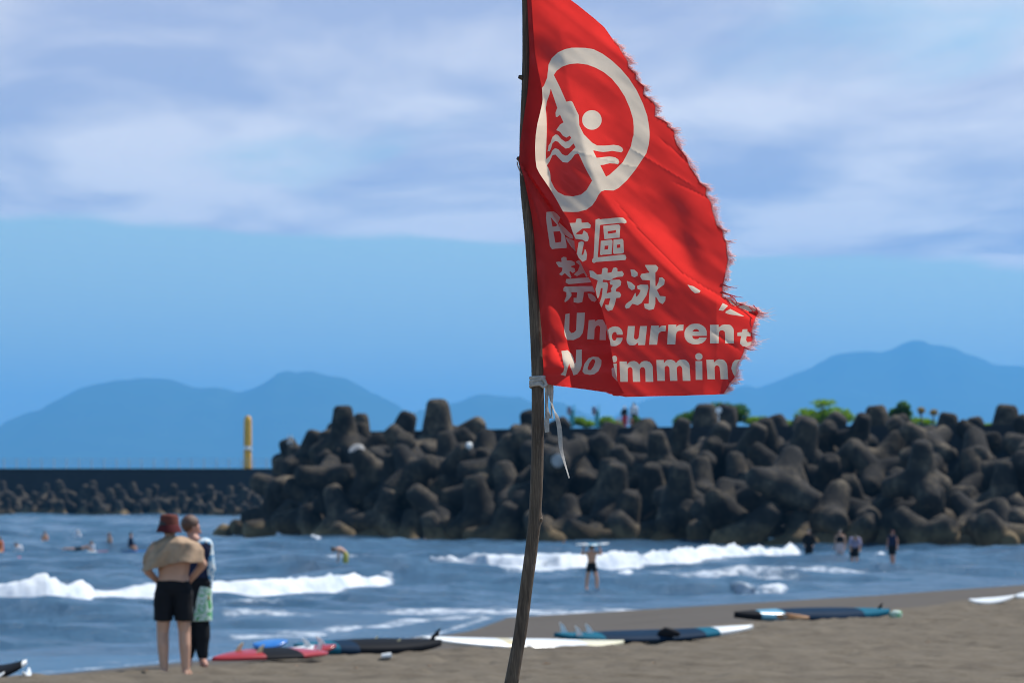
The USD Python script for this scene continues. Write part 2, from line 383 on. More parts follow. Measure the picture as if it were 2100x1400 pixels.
yr = np.concatenate([[30, 36, 42, 47], np.arange(50, 135, 0.33), np.arange(135, 215, 0.5), np.arange(215, 360, 1.0), np.arange(360, 720, 3.0), np.geomspace(720, 46000, 60)])
ar = np.unique(np.concatenate([[-1.35, -0.9, -0.5, -0.3, -0.2], np.linspace(-0.15, 0.15, 620), [0.2, 0.3, 0.5, 0.9, 1.35]]))
A, YY = np.meshgrid(ar, yr, indexing="ij")
XX = A * YY
ZZ, FO = sea_height(XX, YY)
flat_far = np.clip((2500 - YY) / 1500, 0, 1); ZZ *= flat_far
V = np.stack([XX, YY, ZZ], -1).reshape(-1, 3); FOf = FO.reshape(-1)
F = grid_faces(*A.shape)[:, ::-1]
water = usdkit.material(stage, L + "sea_water", {
    "g": ("geometry", {}), "at": ("attribute", {"attribute": "foam"}),
    "nf": ("noise_texture", {"scale": 1.7, "detail": 9.0, "roughness": 0.74, "distortion": 0.6}),
    "m1": ("mapping", {"scale": (1.0, 0.55, 1.0)}),
    "sub": ("math", {"math_type": "subtract"}), "cov": ("map_range", {"range_type": "smoothstep", "from_min": -0.13, "from_max": 0.24, "to_min": 0.0, "to_max": 1.0, "clamp": True}),
    "w1": ("noise_texture", {"scale": 1.6, "detail": 7.0, "roughness": 0.62}), "b": ("bump", {"strength": 1.0, "distance": 0.30}),
    "cw": ("noise_texture", {"scale": 0.05, "detail": 4.0}), "rw": ("rgb_ramp", {"ramp": [(0.35, (0.016, 0.055, 0.105)), (0.65, (0.042, 0.090, 0.150))]}),
    "p": ("principled_bsdf", {"roughness": 0.16, "ior": 1.33}),
    "n3": ("noise_texture", {"scale": 0.8, "detail": 6.0, "roughness": 0.7}), "r3": ("rgb_ramp", {"ramp": [(0.36, (0.36, 0.42, 0.50)), (0.58, (0.62, 0.65, 0.68))]}),  # bluish grey to white noise paints soft shading into the foam colour
    "fo": ("principled_bsdf", {"roughness": 0.9, "specular_ior_level": 0.2}),
    "mix": ("mix_closure", {})},
    [("g.position", "m1.vector"), ("m1.vector", "nf.vector"), ("at.fac", "sub.value1"), ("nf.fac", "sub.value2"), ("sub.value", "cov.value"), ("cov.result", "mix.fac"),
     ("m1.vector", "w1.vector"), ("w1.fac", "b.height"), ("b.normal", "p.normal"), ("g.position", "cw.vector"), ("cw.fac", "rw.fac"), ("rw.color", "p.base_color"), ("m1.vector", "n3.vector"), ("n3.fac", "r3.fac"), ("r3.color", "fo.base_color"), ("p.BSDF", "mix.closure1"), ("fo.BSDF", "mix.closure2")], surface="mix.closure")


def foam_mesh(path, faces):
    v, f, k = submesh(V, faces)
    m = usdkit.mesh(stage, path, (v, f), water, True)
    UsdGeom.PrimvarsAPI(m).CreatePrimvar("foam", Sdf.ValueTypeNames.FloatArray, "vertex").Set(Vt.FloatArray.FromNumpy(FOf[k].astype(np.float32)))
    return m


tag(foam_mesh("/World/sea", F), "blue wind rippled sea with white breakers", "sea", None, "structure")

# ------------------------------------------------------------------ concrete: breakwater and far jetty
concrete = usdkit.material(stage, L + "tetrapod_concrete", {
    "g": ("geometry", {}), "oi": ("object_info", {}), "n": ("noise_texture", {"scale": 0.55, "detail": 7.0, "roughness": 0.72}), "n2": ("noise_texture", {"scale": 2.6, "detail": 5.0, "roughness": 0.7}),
    "r": ("rgb_ramp", {"ramp": [(0.32, (0.012, 0.0115, 0.011)), (0.48, (0.024, 0.0215, 0.019)), (0.58, (0.062, 0.051, 0.037)), (0.70, (0.14, 0.112, 0.078))]}),  # bleached tan patches on near-black also paint sun and shade contrast into the colour
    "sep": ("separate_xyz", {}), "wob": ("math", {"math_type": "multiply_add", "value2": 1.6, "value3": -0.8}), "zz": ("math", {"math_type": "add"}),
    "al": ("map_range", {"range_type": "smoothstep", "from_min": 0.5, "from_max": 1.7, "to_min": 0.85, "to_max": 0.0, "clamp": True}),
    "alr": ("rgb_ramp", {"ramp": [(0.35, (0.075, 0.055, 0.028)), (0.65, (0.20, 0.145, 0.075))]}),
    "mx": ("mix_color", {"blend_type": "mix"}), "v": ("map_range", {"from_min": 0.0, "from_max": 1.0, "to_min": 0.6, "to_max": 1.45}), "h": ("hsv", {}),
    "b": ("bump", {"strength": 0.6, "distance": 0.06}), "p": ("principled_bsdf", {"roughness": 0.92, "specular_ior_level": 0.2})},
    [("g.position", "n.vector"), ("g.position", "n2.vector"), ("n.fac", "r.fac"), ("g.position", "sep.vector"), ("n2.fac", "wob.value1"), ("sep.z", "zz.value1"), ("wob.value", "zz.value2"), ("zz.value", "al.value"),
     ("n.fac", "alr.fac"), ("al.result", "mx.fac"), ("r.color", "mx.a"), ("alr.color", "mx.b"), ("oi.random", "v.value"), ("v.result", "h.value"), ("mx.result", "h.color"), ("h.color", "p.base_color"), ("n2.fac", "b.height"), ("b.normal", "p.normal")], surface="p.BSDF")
pale_concrete = pm("pale_concrete", (0.34, 0.33, 0.32), 0.9, 0.45, 1.3, 0.4, 8, coord="pos")
dark_concrete = pm("wall_concrete", (0.012, 0.012, 0.014), 0.95, 0.3, 0.35, 0.3, 4, coord="pos")


def tetra_base(seed):
    dirs = np.array([[0, 0, 1], [math.sqrt(8 / 9), 0, -1 / 3], [-math.sqrt(2 / 9), math.sqrt(2 / 3), -1 / 3], [-math.sqrt(2 / 9), -math.sqrt(2 / 3), -1 / 3]])
    parts = []
    for d in dirs:
        T = trimesh.geometry.align_vectors([0, 0, 1], d)[:3]
        cone = m3.Manifold.cylinder(0.90, 0.44, 0.275, 18).translate([0, 0, 0.12])
        tip = m3.Manifold.cylinder(0.07, 0.275, 0.20, 18).translate([0, 0, 1.02])
        parts.append((cone + tip).transform(T.tolist()))
    parts.append(m3.Manifold.sphere(0.42, 20))
    M = parts[0]
    for q in parts[1:]:
        M = M + q
    M = M.refine_to_length(0.17)
    k = M.to_mesh(); t = trimesh.Trimesh(k.vert_properties[:, :3], k.tri_verts)
    trimesh.smoothing.filter_taubin(t, iterations=2)
    v = np.array(t.vertices)
    v += t.vertex_normals * ((meshkit.fbm(v * 2.4 + 13 * seed, 3, seed) - .5) * 0.07)[:, None]
    return v, np.array(t.faces)


TB = [tetra_base(i) for i in range(4)]


def rand_rot(rng):
    return trimesh.transformations.random_rotation_matrix(rng.random(3))[:3, :3]


def face_y(x):
    """the waterline of the breakwater"""
    return np.interp(x, [-26, -23, -19, -12.9, 1.7, 15, 34.7, 60], [345, 330, 312, 289, 275, 266, 260, 246])


pods = []


def pod(c, size, R, mat, tier, var=None):
    v, f = TB[RNG.integers(4) if var is None else var]
    c = np.asarray(c, float)
    w = v @ R.T * size
    base = np.array([c[0], c[1], c[2] + w[:, 2].min()])
    w = w - np.array([0, 0, w[:, 2].min()])
    pods.append((base, c, w, f, mat, tier))


UP = np.eye(3)


def rz(a):
    return trimesh.transformations.rotation_matrix(a, [0, 0, 1])[:3, :3]


def lean(ax, ay, a=0.0):
    return trimesh.transformations.rotation_matrix(ax, [1, 0, 0])[:3, :3] @ trimesh.transformations.rotation_matrix(ay, [0, 1, 0])[:3, :3] @ rz(a)


rows = [(0.0, -1.5, 3.4), (1.7, 1.5, 3.4), (3.3, 4.6, 3.3), (4.8, 7.8, 3.3), (6.1, 11.2, 3.2), (7.0, 15.0, 3.1)]
for ri, (z, dy, sp) in enumerate(rows):
    for k, x in enumerate(np.arange(-21.5 + 1.3 * (ri % 2) + ri * 0.95, 46, sp)):
        xx = x + RNG.normal(0, 0.45); zz = z + RNG.normal(0, 0.35); yy = face_y(xx) + dy + RNG.normal(0, 0.6)
        if xx < -10:
            zz = min(zz, 0.2 + (xx + 25.5) * 0.62)
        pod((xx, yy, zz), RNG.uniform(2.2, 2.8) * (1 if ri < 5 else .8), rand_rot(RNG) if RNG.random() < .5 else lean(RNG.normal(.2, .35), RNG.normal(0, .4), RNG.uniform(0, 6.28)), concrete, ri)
# skyline blocks, one leg up, as they stand on the crest
for px, py, Y, sz, ax, ay in ((588, 905, 318, 2.5, .1, -.35), (645, 888, 304, 2.3, .1, .25), (703, 838, 300, 2.7, .1, -.05), (741, 852, 303, 1.9, .0, .02), (800, 882, 296, 2.5, .2, -.7), (838, 851, 301, 2.5, .1, .35),
                              (897, 826, 298, 3.1, .12, -.03), (985, 866, 299, 2.3, .5, .8), (1082, 848, 300, 2.4, .2, -.3), (1160, 866, 300, 2.2, .3, .9), (1253, 886, 296, 2.3, .6, .5), (1338, 870, 298, 2.3, .4, .9), (1446, 836, 293, 3.0, .15, -.06),
                              (1492, 838, 294, 2.9, .1, .22), (1590, 857, 292, 2.4, .1, -.3), (1648, 860, 290, 2.6, .2, .1), (1722, 856, 291, 2.6, .3, .6), (1796, 838, 289, 2.8, .05, -.12), (1860, 862, 290, 2.4, .2, .9),
                              (1946, 853, 288, 2.5, .1, .15), (1998, 861, 289, 2.2, .1, -.2), (2065, 837, 287, 2.9, .08, .06), (2130, 850, 287, 2.6, .2, .4)):
    top = at(px, py, Y)
    R = lean(ax, ay, RNG.uniform(0, 6.28))
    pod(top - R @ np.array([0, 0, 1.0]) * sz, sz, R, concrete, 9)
# the pale leg ends turned to the camera
def facing(cx, cy, cz, roll):
    d = np.array([cx, cy, cz], float); d /= np.linalg.norm(d)
    return trimesh.geometry.align_vectors([0, 0, 1], d)[:3, :3] @ rz(roll)


pale_var = []
for px, py, Y, sz, d, mt in ((1142, 946, 276, 2.5, (0.05, -1, 0.05), pale_concrete), (742, 942, 290, 2.4, (-0.5, -.5, .75), pale_concrete), (580, 962, 318, 2.6, (-.25, -.4, .85), concrete), (700, 975, 292, 2.4, (.7, -.6, .2), concrete),
                             (870, 960, 286, 2.5, (.5, -.6, .3), concrete), (1262, 985, 274, 2.6, (.1, -.3, 1), concrete), (1395, 985, 268, 2.6, (.0, -.5, .9), concrete), (1568, 985, 264, 2.7, (-.75, -.6, .2), concrete), (1890, 940, 262, 2.5, (0, -.3, 1), concrete),
                             (1470, 1030, 264, 2.4, (-.3, -.9, .4), concrete), (2030, 1080, 257, 2.6, (-.3, -.8, .5), concrete), (1930, 1090, 257, 2.5, (.6, -.7, .3), concrete)):
    e = at(px, py, Y); R = facing(*d, RNG.uniform(0, 6))
    pod(e - R @ np.array([0, 0, 1.0]) * sz * 0.6, sz, R, mt, 8, len(pale_var) % 4); pale_var.append(len(pale_var) % 4)

# names and labels of the blocks: told apart by layer and by what they lie beside
MARKS = [(540, "the breakwater end"), (897, "the tallest crest block"), (1095, "the flagpole"), (1446, "the round mirror"), (1690, "the bright green tree"), (1848, "the sapling"), (2100, "the picture's right edge")]
TIER = {0: "at the waterline", 1: "in the second layer", 2: "in the third layer", 3: "in the fourth layer", 4: "just under the crest", 5: "in the crest layer", 9: "standing on the skyline"}
ORD = ["first", "second", "third", "fourth", "fifth", "sixth", "seventh", "eighth", "ninth", "tenth"]
FACE = ["tetrapod with a pale round leg end, just right of the flagpole", "tetrapod with a whitish stained leg below the skyline left of the flagpole", "leaning tetrapod with a sunlit flank at the breakwater end", "tetrapod pointing a leg right, low down above the bending bather",
        "tetrapod raising a leg below the tallest crest block", "upright tetrapod in mid slope below the flag's lower edge", "upright tetrapod in mid slope below the round mirror", "tetrapod thrusting a leg left in mid slope, right of the flag",
        "upright tetrapod in mid slope below the sapling", "tetrapod with a blunt leg end low down below the round mirror", "tetrapod with a sunlit flank at the waterline by the right edge", "tetrapod pointing a leg right at the waterline beyond the rightmost walker"]
keys = []
for base, c, w, f, mt, tier in pods:
    x = float(pix(c)[0]); k = min(range(len(MARKS)), key=lambda q: abs(MARKS[q][0] - x))
    keys.append((tier, MARKS[k][1], "left" if x < MARKS[k][0] else "right", abs(x - MARKS[k][0])))
nf = 0
for i, (base, c, w, f, mt, tier) in enumerate(pods):
    if tier == 8:
        text = FACE[nf]; nf += 1
    else:
        rank = sum(1 for q in keys if q[:3] == keys[i][:3] and q[3] < keys[i][3])
        text = f"dark tetrapod {TIER[tier]}, {ORD[rank]} to the {keys[i][2]} of {keys[i][1]}"
    n = trimesh.Trimesh(w, f, process=False).vertex_normals
    path = numbered("tetrapod")
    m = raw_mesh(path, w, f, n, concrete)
    m.AddTranslateOp().Set(tuple(float(q) for q in base))
    tag(m, text, "tetrapod", "concrete tetrapods piled on the breakwater")
    if mt is pale_concrete:
        v0 = TB[pale_var[nf - 1]][0]
        on = (v0[:, 2] > (1.06 if nf == 1 else .86)) & ((nf == 1) | (n[:, 2] > .25))
        fs = f[on[f].all(1)]; vs, ff, kk = submesh(w + n * .012, fs)
        tag(raw_mesh(path + "/pale_patch", vs, ff, n[kk], pale_concrete), "whitish patch")

# rubble core and path deck behind the blocks
xs = np.arange(-17, 60, 1.0)
prof = [(-0.5, -2.0), (5.5, 2.6), (10.5, 5.6), (14.2, 6.4), (15.0, 8.6), (30.0, 8.6), (33, -2.0)]
cv = []
for x in xs:
    k = np.clip((x + 21) / 9, 0.15, 1)
    for dy, z in prof:
        cv.append((x, face_y(x) + 5.0 + dy, (z * k if z > 0 else z) - (0 if z > 8 else 1.6)))
n = len(prof); cf = []
for i in range(len(xs) - 1):
    for j in range(n - 1):
        cf.append((i * n + j, (i + 1) * n + j, (i + 1) * n + j + 1, i * n + j + 1))
core_v = np.array(cv)
for e in (0, len(xs) - 1):
    k = e * n
    cf += [(k, k + 1, k + 2, k + 3), (k, k + 3, k + 4, k + 5), (k, k + 5, k + 6, k)] if e else [(k + 3, k + 2, k + 1, k), (k + 5, k + 4, k + 3, k), (k, k + 6, k + 5, k)]
tag(obj("breakwater_core", (core_v, np.array(cf)), dark_concrete), "dark concrete and rubble core of the breakwater with a flat path on top", None, None, "structure")

# far jetty: sea wall, railing, beacon and its own row of blocks
JY = 675.0
jz = at(0, 966, JY)[2]
wall = thing("jetty_wall", "long dark concrete sea wall of the far jetty on the left", "sea wall", (-60, JY, 0))
for k in range(10):
    obj("wall_panel", bx((13.96, 7.0, jz + 2.0), (-46 + 14 * k, 4.0, (jz + 2) / 2 - 2.0 - 0.02 * (k % 2))), dark_concrete, wall)
obj("parapet", bx((140, 0.9, 0.55), (17, 0.9, jz + 0.235)), dark_concrete, wall)
rail_m = pm("railing_paint", (0.55, 0.62, 0.68), 0.5, 0.2, 5, 0)
rail = thing("jetty_railing", "thin pale railing along the top of the far jetty wall", "railing", (-60, JY + 1.2, jz + 0.5))
for k in range(52):
    x = -36 + k * 2.2
    obj("post", bx((0.17, 0.17, 1.75), (x, 0, 0.87)), rail_m, rail)
for z in (0.7, 1.2, 1.7):
    obj("rail", bx((116, 0.05, 0.05), (20, -0.09, z)), rail_m, rail)
jp0 = len(pods); jp = []
for ri, (dy, z) in enumerate(((-8.5, 0.7), (-6.0, 2.3), (-3.6, 3.6))):
    for x in np.arange(-98 + 1.3 * ri, -40, 3.3):
        jp.append((x + RNG.normal(0, .35), JY + dy + RNG.normal(0, .4), z + RNG.normal(0, .3), ri))
far_names = ["waterline row", "middle row", "top row"]
NUM = "first second third fourth fifth sixth seventh eighth ninth tenth eleventh twelfth thirteenth fourteenth fifteenth sixteenth seventeenth eighteenth nineteenth twentieth twenty-first twenty-second twenty-third twenty-fourth".split()
rk = [0, 0, 0]
for x, y, z, ri in jp:
    v, f = TB[RNG.integers(4)]; w = v @ lean(RNG.normal(0.25, .25), RNG.normal(-.1, .3), RNG.uniform(0, 6.28)).T * RNG.uniform(1.9, 2.3); b = w[:, 2].min(); w = w - [0, 0, b]
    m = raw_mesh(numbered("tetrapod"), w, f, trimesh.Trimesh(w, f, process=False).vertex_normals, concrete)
    m.AddTranslateOp().Set((float(x), float(y), float(z + b)))
    tag(m, f"small far tetrapod, {NUM[rk[ri]]} from the left in the {far_names[ri]} under the jetty wall", "tetrapod", "tetrapods along the far jetty"); rk[ri] += 1
yellow = pm("beacon_yellow", (0.78, 0.40, 0.02), 0.5, 0.2, 1.5, 0)
white_paint = pm("white_paint", (0.78, 0.78, 0.76), 0.5, 0.1, 3, 0)
bz0, bz1 = jz + 0.02, at(508, 851, JY)[2]
bxp = at(508, 900, JY + 4)[0]
H = bz1 - bz0
beacon = thing("beacon", "tall slim yellow beacon tower with a white band on the far jetty", "beacon", (bxp, JY + 4, bz0))


def lathe(prof, seg=24, c=(0, 0, 0)):
    m = trimesh.creation.revolve(np.array(prof, float), sections=seg); m.apply_translation(c); return m


obj("lower_shaft", lathe([(0, 0), (0.82, 0), (0.74, 0.3), (0.66, H * .40), (0, H * .40)]), yellow, beacon, 40)
obj("white_band", lathe([(0, H * .40), (0.60, H * .40), (0.60, H * .455), (0, H * .455)]), white_paint, beacon, 40)
obj("upper_shaft", lathe([(0, H * .455), (0.70, H * .455), (0.68, H * .9), (0.60, H * .955), (0.30, H), (0, H)]), yellow, beacon, 40)
obj("gallery", lathe([(0.66, H * .39), (0.86, H * .39), (0.86, H * .405), (0.66, H * .405)]), white_paint, beacon, 40)

# lone boulder and small marks by the breakwater end
def boulder(size, seed):
    t = trimesh.creation.icosphere(3); v = np.array(t.vertices)
    v *= (0.75 + 0.5 * meshkit.fbm(v * 1.3 + seed, 3, seed))[:, None]
    v *= size; v[:, 2] -= v[:, 2].min()
    return v, t.faces


c = at(457, 1092, 322)
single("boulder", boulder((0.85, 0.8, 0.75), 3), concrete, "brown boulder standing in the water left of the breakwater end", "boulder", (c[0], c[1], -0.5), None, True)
c = at(594, 906, 316)
mk = thing("marker_rods", "two thin white rods standing on the end block of the breakwater", "marker", c)
for dx in (-0.1, 0.16):
    obj("rod", tube([(dx, 0, -0.3), (dx, 0, 0.62)], 0.035, 8), white_paint, mk)
obj("base_plate", bx((0.6, 0.4, 0.06), (0.03, 0, -0.02)), white_paint, mk)
c = at(1474, 852, 291)
mr = thing("round_mirror", "small pale round mirror on a post above the crest right of the flag", "mirror", c)
obj("post", tube([(0, 0.1, -1.6), (0, 0.1, 0.4)], 0.04, 8), rail_m, mr)
dsk = trimesh.creation.cylinder(0.24, 0.06, sections=24); dsk.apply_transform(trimesh.transformations.rotation_matrix(math.pi / 2 - .25, [1, 0, 0])); dsk.apply_translation((0, 0, 0.42))
obj("disc", dsk, white_paint, mr)
c = at(962, 922, 287)
single("plastic_float", boulder((0.26, 0.24, 0.3), 9), white_paint, "small white lump painted as a sunlit tip among the tetrapods left of the flagpole", "float", c, None, True)  # white lump added for the bright sunlit tip of a block

# ------------------------------------------------------------------ greenery on the breakwater
def leaf_mat(name, c, c2):
    return usdkit.material(stage, L + name, {"g": ("geometry", {}), "r": ("rgb_ramp", {"ramp": [(0.0, c), (1.0, c2)]}), "d": ("principled_bsdf", {"roughness": 0.55, "specular_ior_level": 0.3}),
        "t": ("translucent_bsdf", {}), "h": ("hsv", {"value": 1.6, "saturation": 1.1}), "m": ("mix_closure", {"fac": 0.42})},
        [("g.random_per_island", "r.fac"), ("r.color", "d.base_color"), ("r.color", "h.color"), ("h.color", "t.color"), ("d.BSDF", "m.closure1"), ("t.BSDF", "m.closure2")], surface="m.closure")


bright_leaf = leaf_mat("bright_leaf", (0.15, 0.26, 0.02), (0.30, 0.44, 0.04))
dark_leaf = leaf_mat("dark_leaf", (0.05, 0.12, 0.015), (0.12, 0.22, 0.03))
yellow_leaf = leaf_mat("yellow_leaf", (0.25, 0.18, 0.04), (0.32, 0.24, 0.06))
bark = pm("bark", (0.10, 0.075, 0.05), 0.95, 0.4, 9, 0.5)


def leaves(clumps, n, size, rng):
    V, F = [], []
    tot = sum(r[3] * r[4] * r[5] for r in clumps)
    for cx, cy, cz, rx, ry, rzz in clumps:
        k = max(6, int(n * rx * ry * rzz / tot))
        d = rng.normal(size=(k, 3)); d /= np.linalg.norm(d, axis=1, keepdims=True)
        p = d * (rng.random((k, 1)) ** 0.4) * [rx, ry, rzz] + [cx, cy, cz]
        for q in p:
            s = size * rng.uniform(0.6, 1.3); a = rng.normal(size=3); a[2] *= .6; a /= np.linalg.norm(a); b = np.cross(a, rng.normal(size=3)); b /= np.linalg.norm(b)
            o = len(V)
            V += [q - a * s, q + b * s * .45 + a * s * .1, q + a * s, q - b * s * .45 + a * s * .1]
            F.append((o, o + 1, o + 2, o + 3))
    return np.array(V), np.array(F)


LEAF_SCALE = 0.78


def plant(name, label, cat_, px, pyb, Y, clumps_px, leafm, n, size, trunk=True, group=None):
    """clumps given as (px, py, half width px, half height px)"""
    rng = np.random.default_rng(int(px * 7 + pyb))
    b = at(px, pyb, Y); k = FPX / Y
    t = thing(name, label, cat_, b, 0, group)
    cl = [((x - px) / k, rng.uniform(-.3, .3) * w / k, (pyb - y) / k, w / k, w / k * .8, h * 1.3 / k) for x, y, w, h in [(a_, b_, c_ * 1.2, d_ * 1.1) for a_, b_, c_, d_ in clumps_px]]
    if trunk:
        for j, (cx, cy, cz, rx, ry, rzz) in enumerate(cl[:4]):
            obj("trunk" if j == 0 else "branch", tube([(0, 0, -0.4), (cx * .25, cy * .2, cz * .35), (cx * .7, cy * .6, cz * .7), (cx, cy, cz)], [.09, .075, .055, .025], 8), bark, t, True)
    obj("crown" if trunk else "foliage", leaves(cl, int(n * 1.7), size * LEAF_SCALE, rng), leafm, t)


plant("tree", "bright green spreading tree behind the breakwater crest right of the flag", "tree", 1690, 874, 298, [(1688, 826, 24, 5), (1684, 834, 12, 5), (1652, 848, 22, 8), (1712, 847, 28, 9), (1686, 858, 48, 11), (1736, 856, 20, 9)], bright_leaf, 1500, 0.20)
plant("tree", "dark green round tree behind the tall crest block right of the flag", "tree", 1505, 872, 300, [(1478, 836, 22, 9), (1512, 846, 22, 14), (1490, 852, 30, 12)], dark_leaf, 1300, 0.2)
plant("sapling", "slim dark green sapling on the breakwater below the eastern mountain", "sapling", 1848, 874, 298, [(1852, 836, 13, 10), (1838, 848, 14, 9), (1858, 850, 12, 9)], dark_leaf, 700, 0.18)
plant("bush", "dark green bush at the left of the tall crest block right of the flag", "bush", 1410, 874, 300, [(1412, 858, 24, 9), (1432, 852, 18, 10), (1396, 864, 16, 7)], dark_leaf, 900, 0.18, False)
plant("bush", "low bright green bush beside the left teal post", "bush", 1192, 876, 302, [(1188, 864, 13, 7), (1204, 869, 16, 5)], bright_leaf, 500, 0.16, False)
plant("bush", "low bright green bush between the right teal post and the bicycle", "bush", 1248, 876, 302, [(1244, 864, 14, 8), (1262, 869, 14, 6), (1230, 870, 10, 4)], bright_leaf, 520, 0.16, False)
plant("bush", "small olive green bush behind the red bicycle", "bush", 1304, 878, 304, [(1304, 866, 12, 9), (1312, 872, 12, 6)], dark_leaf, 420, 0.16, False)
plant("bush", "yellow green tuft on the crest right of the dark round tree", "bush", 1555, 876, 300, [(1545, 862, 22, 6), (1566, 860, 14, 5)], bright_leaf, 480, 0.16, False)
plant("bush", "low green bush under the dark green sapling", "bush", 1880, 878, 299, [(1856, 866, 22, 6), (1884, 864, 24, 6), (1905, 866, 14, 5)], bright_leaf, 650, 0.16, False)
plant("bush", "low green growth between two crest blocks near the right edge", "bush", 2010, 880, 299, [(1978, 870, 14, 5), (2012, 874, 30, 5), (2034, 874, 14, 4)], bright_leaf, 520, 0.16, False)
plant("bush", "low green growth left of the bright green tree", "bush", 1618, 880, 298, [(1612, 868, 18, 5)], bright_leaf, 240, 0.16, False)
plant("flowering_stem", "thin stem with a dry yellow tuft right of the sapling", "plant", 1890, 874, 298, [(1889, 842, 7, 6)], yellow_leaf, 90, 0.14)
plant("flowering_stem", "thin stem with a dry yellow tuft, further right of the sapling", "plant", 1914, 874, 298, [(1915, 846, 7, 5)], yellow_leaf, 80, 0.14)

teal = pm("teal_paint", (0.07, 0.36, 0.38), 0.6, 0.15, 4, 0)
grey_panel = pm("grey_panel", (0.27, 0.24, 0.30), 0.7, 0.3, 3, 0)
for px, lb in ((1173, "teal post with a small grey panel on the breakwater, nearer the flagpole"), (1224, "teal post with a small grey panel on the breakwater, beside the low bushes")):
    b = at(px, 874, 301)
    t = thing("teal_post", lb, "post", b)
    obj("post", bx((0.36, 0.2, 1.35), (0, 0, 0.6)), teal, t); obj("rod", tube([(0.17, 0, 0.5), (0.17, 0, 1.72)], 0.035, 8), teal, t)
    obj("panel", bx((0.34, 0.05, 0.62), (-0.22, -0.14, 1.22)), grey_panel, t)

# ------------------------------------------------------------------ people
def pmskin(name, col):
    return pm(name, col, 0.55, 0.12, 4, 0, extra={"subsurface_weight": 0.08, "subsurface_radius": (0.02, 0.008, 0.005), "subsurface_scale": 0.4})


skin = pmskin("skin_light", (0.52, 0.29, 0.19)); skin2 = pmskin("skin_tan", (0.62, 0.29, 0.155)); skin3 = pmskin("skin_red", (0.46, 0.22, 0.15))
hair_m = pm("dark_hair", (0.018, 0.014, 0.012), 0.5, 0.3, 30, 0.4); brown_hair = pm("brown_hair", (0.11, 0.05, 0.028), 0.55, 0.3, 30, 0.4)
cloths = {}


def cloth(name, col, var=0.15):
    if name not in cloths:
        cloths[name] = pm(name, col, 0.9, var, 8, 0.25, 40, spec=0.2)
    return cloths[name]


J0 = {"pel": (0, 0, .95), "wst": (0, .01, 1.10), "chs": (0, 0, 1.32), "nck": (0, .0, 1.46), "hed": (0, .015, 1.60),
      "shL": (-.175, 0, 1.40), "shR": (.175, 0, 1.40), "elL": (-.25, -.02, 1.12), "elR": (.25, -.02, 1.12), "wrL": (-.26, .06, .88), "wrR": (.26, .06, .88),
      "hiL": (-.09, 0, .90), "hiR": (.09, 0, .90), "knL": (-.105, .01, .49), "knR": (.105, .01, .49), "anL": (-.11, -.03, .08), "anR": (.11, -.03, .08), "toL": (-.13, .14, .03), "toR": (.13, .14, .03)}


def hull(*sp, seg=12):
    return m3.Manifold.batch_hull([m3.Manifold.sphere(r, seg).translate(list(map(float, p))) for p, r in sp])


def tm(M, res, it=6):
    M = M.refine_to_length(res); k = M.to_mesh()
    t = trimesh.Trimesh(k.vert_properties[:, :3], k.tri_verts); t.merge_vertices()
    if it:
        trimesh.smoothing.filter_taubin(t, iterations=it)
    return t


def hand(w, d, side, nrm, seg=6):
    """five fingers of unequal length, slightly curled"""
    d = d / np.linalg.norm(d); s = np.cross(d, nrm); s /= np.linalg.norm(s); n = np.cross(s, d)
    P = [hull((w, .024), (w + d * .085 + s * .028, .014), (w + d * .085 - s * .028, .014), seg=seg)]
    for k, ln in enumerate((.066, .078, .072, .055)):
        b = w + d * .085 + s * (.032 - .021 * k); m_ = b + d * ln * .55 + n * .010; e = b + d * ln * .9 + n * .034
        P += [hull((b, .0095), (m_, .0085), seg=seg), hull((m_, .0085), (e, .007), seg=seg)]
    tb = w + d * .03 + s * .026 * side; tm_ = tb + d * .032 + s * .03 * side + n * .012; te = tm_ + d * .03 + s * .006 * side + n * .016
    P += [hull((tb, .013), (tm_, .011), seg=seg), hull((tm_, .011), (te, .008), seg=seg)]
    return P


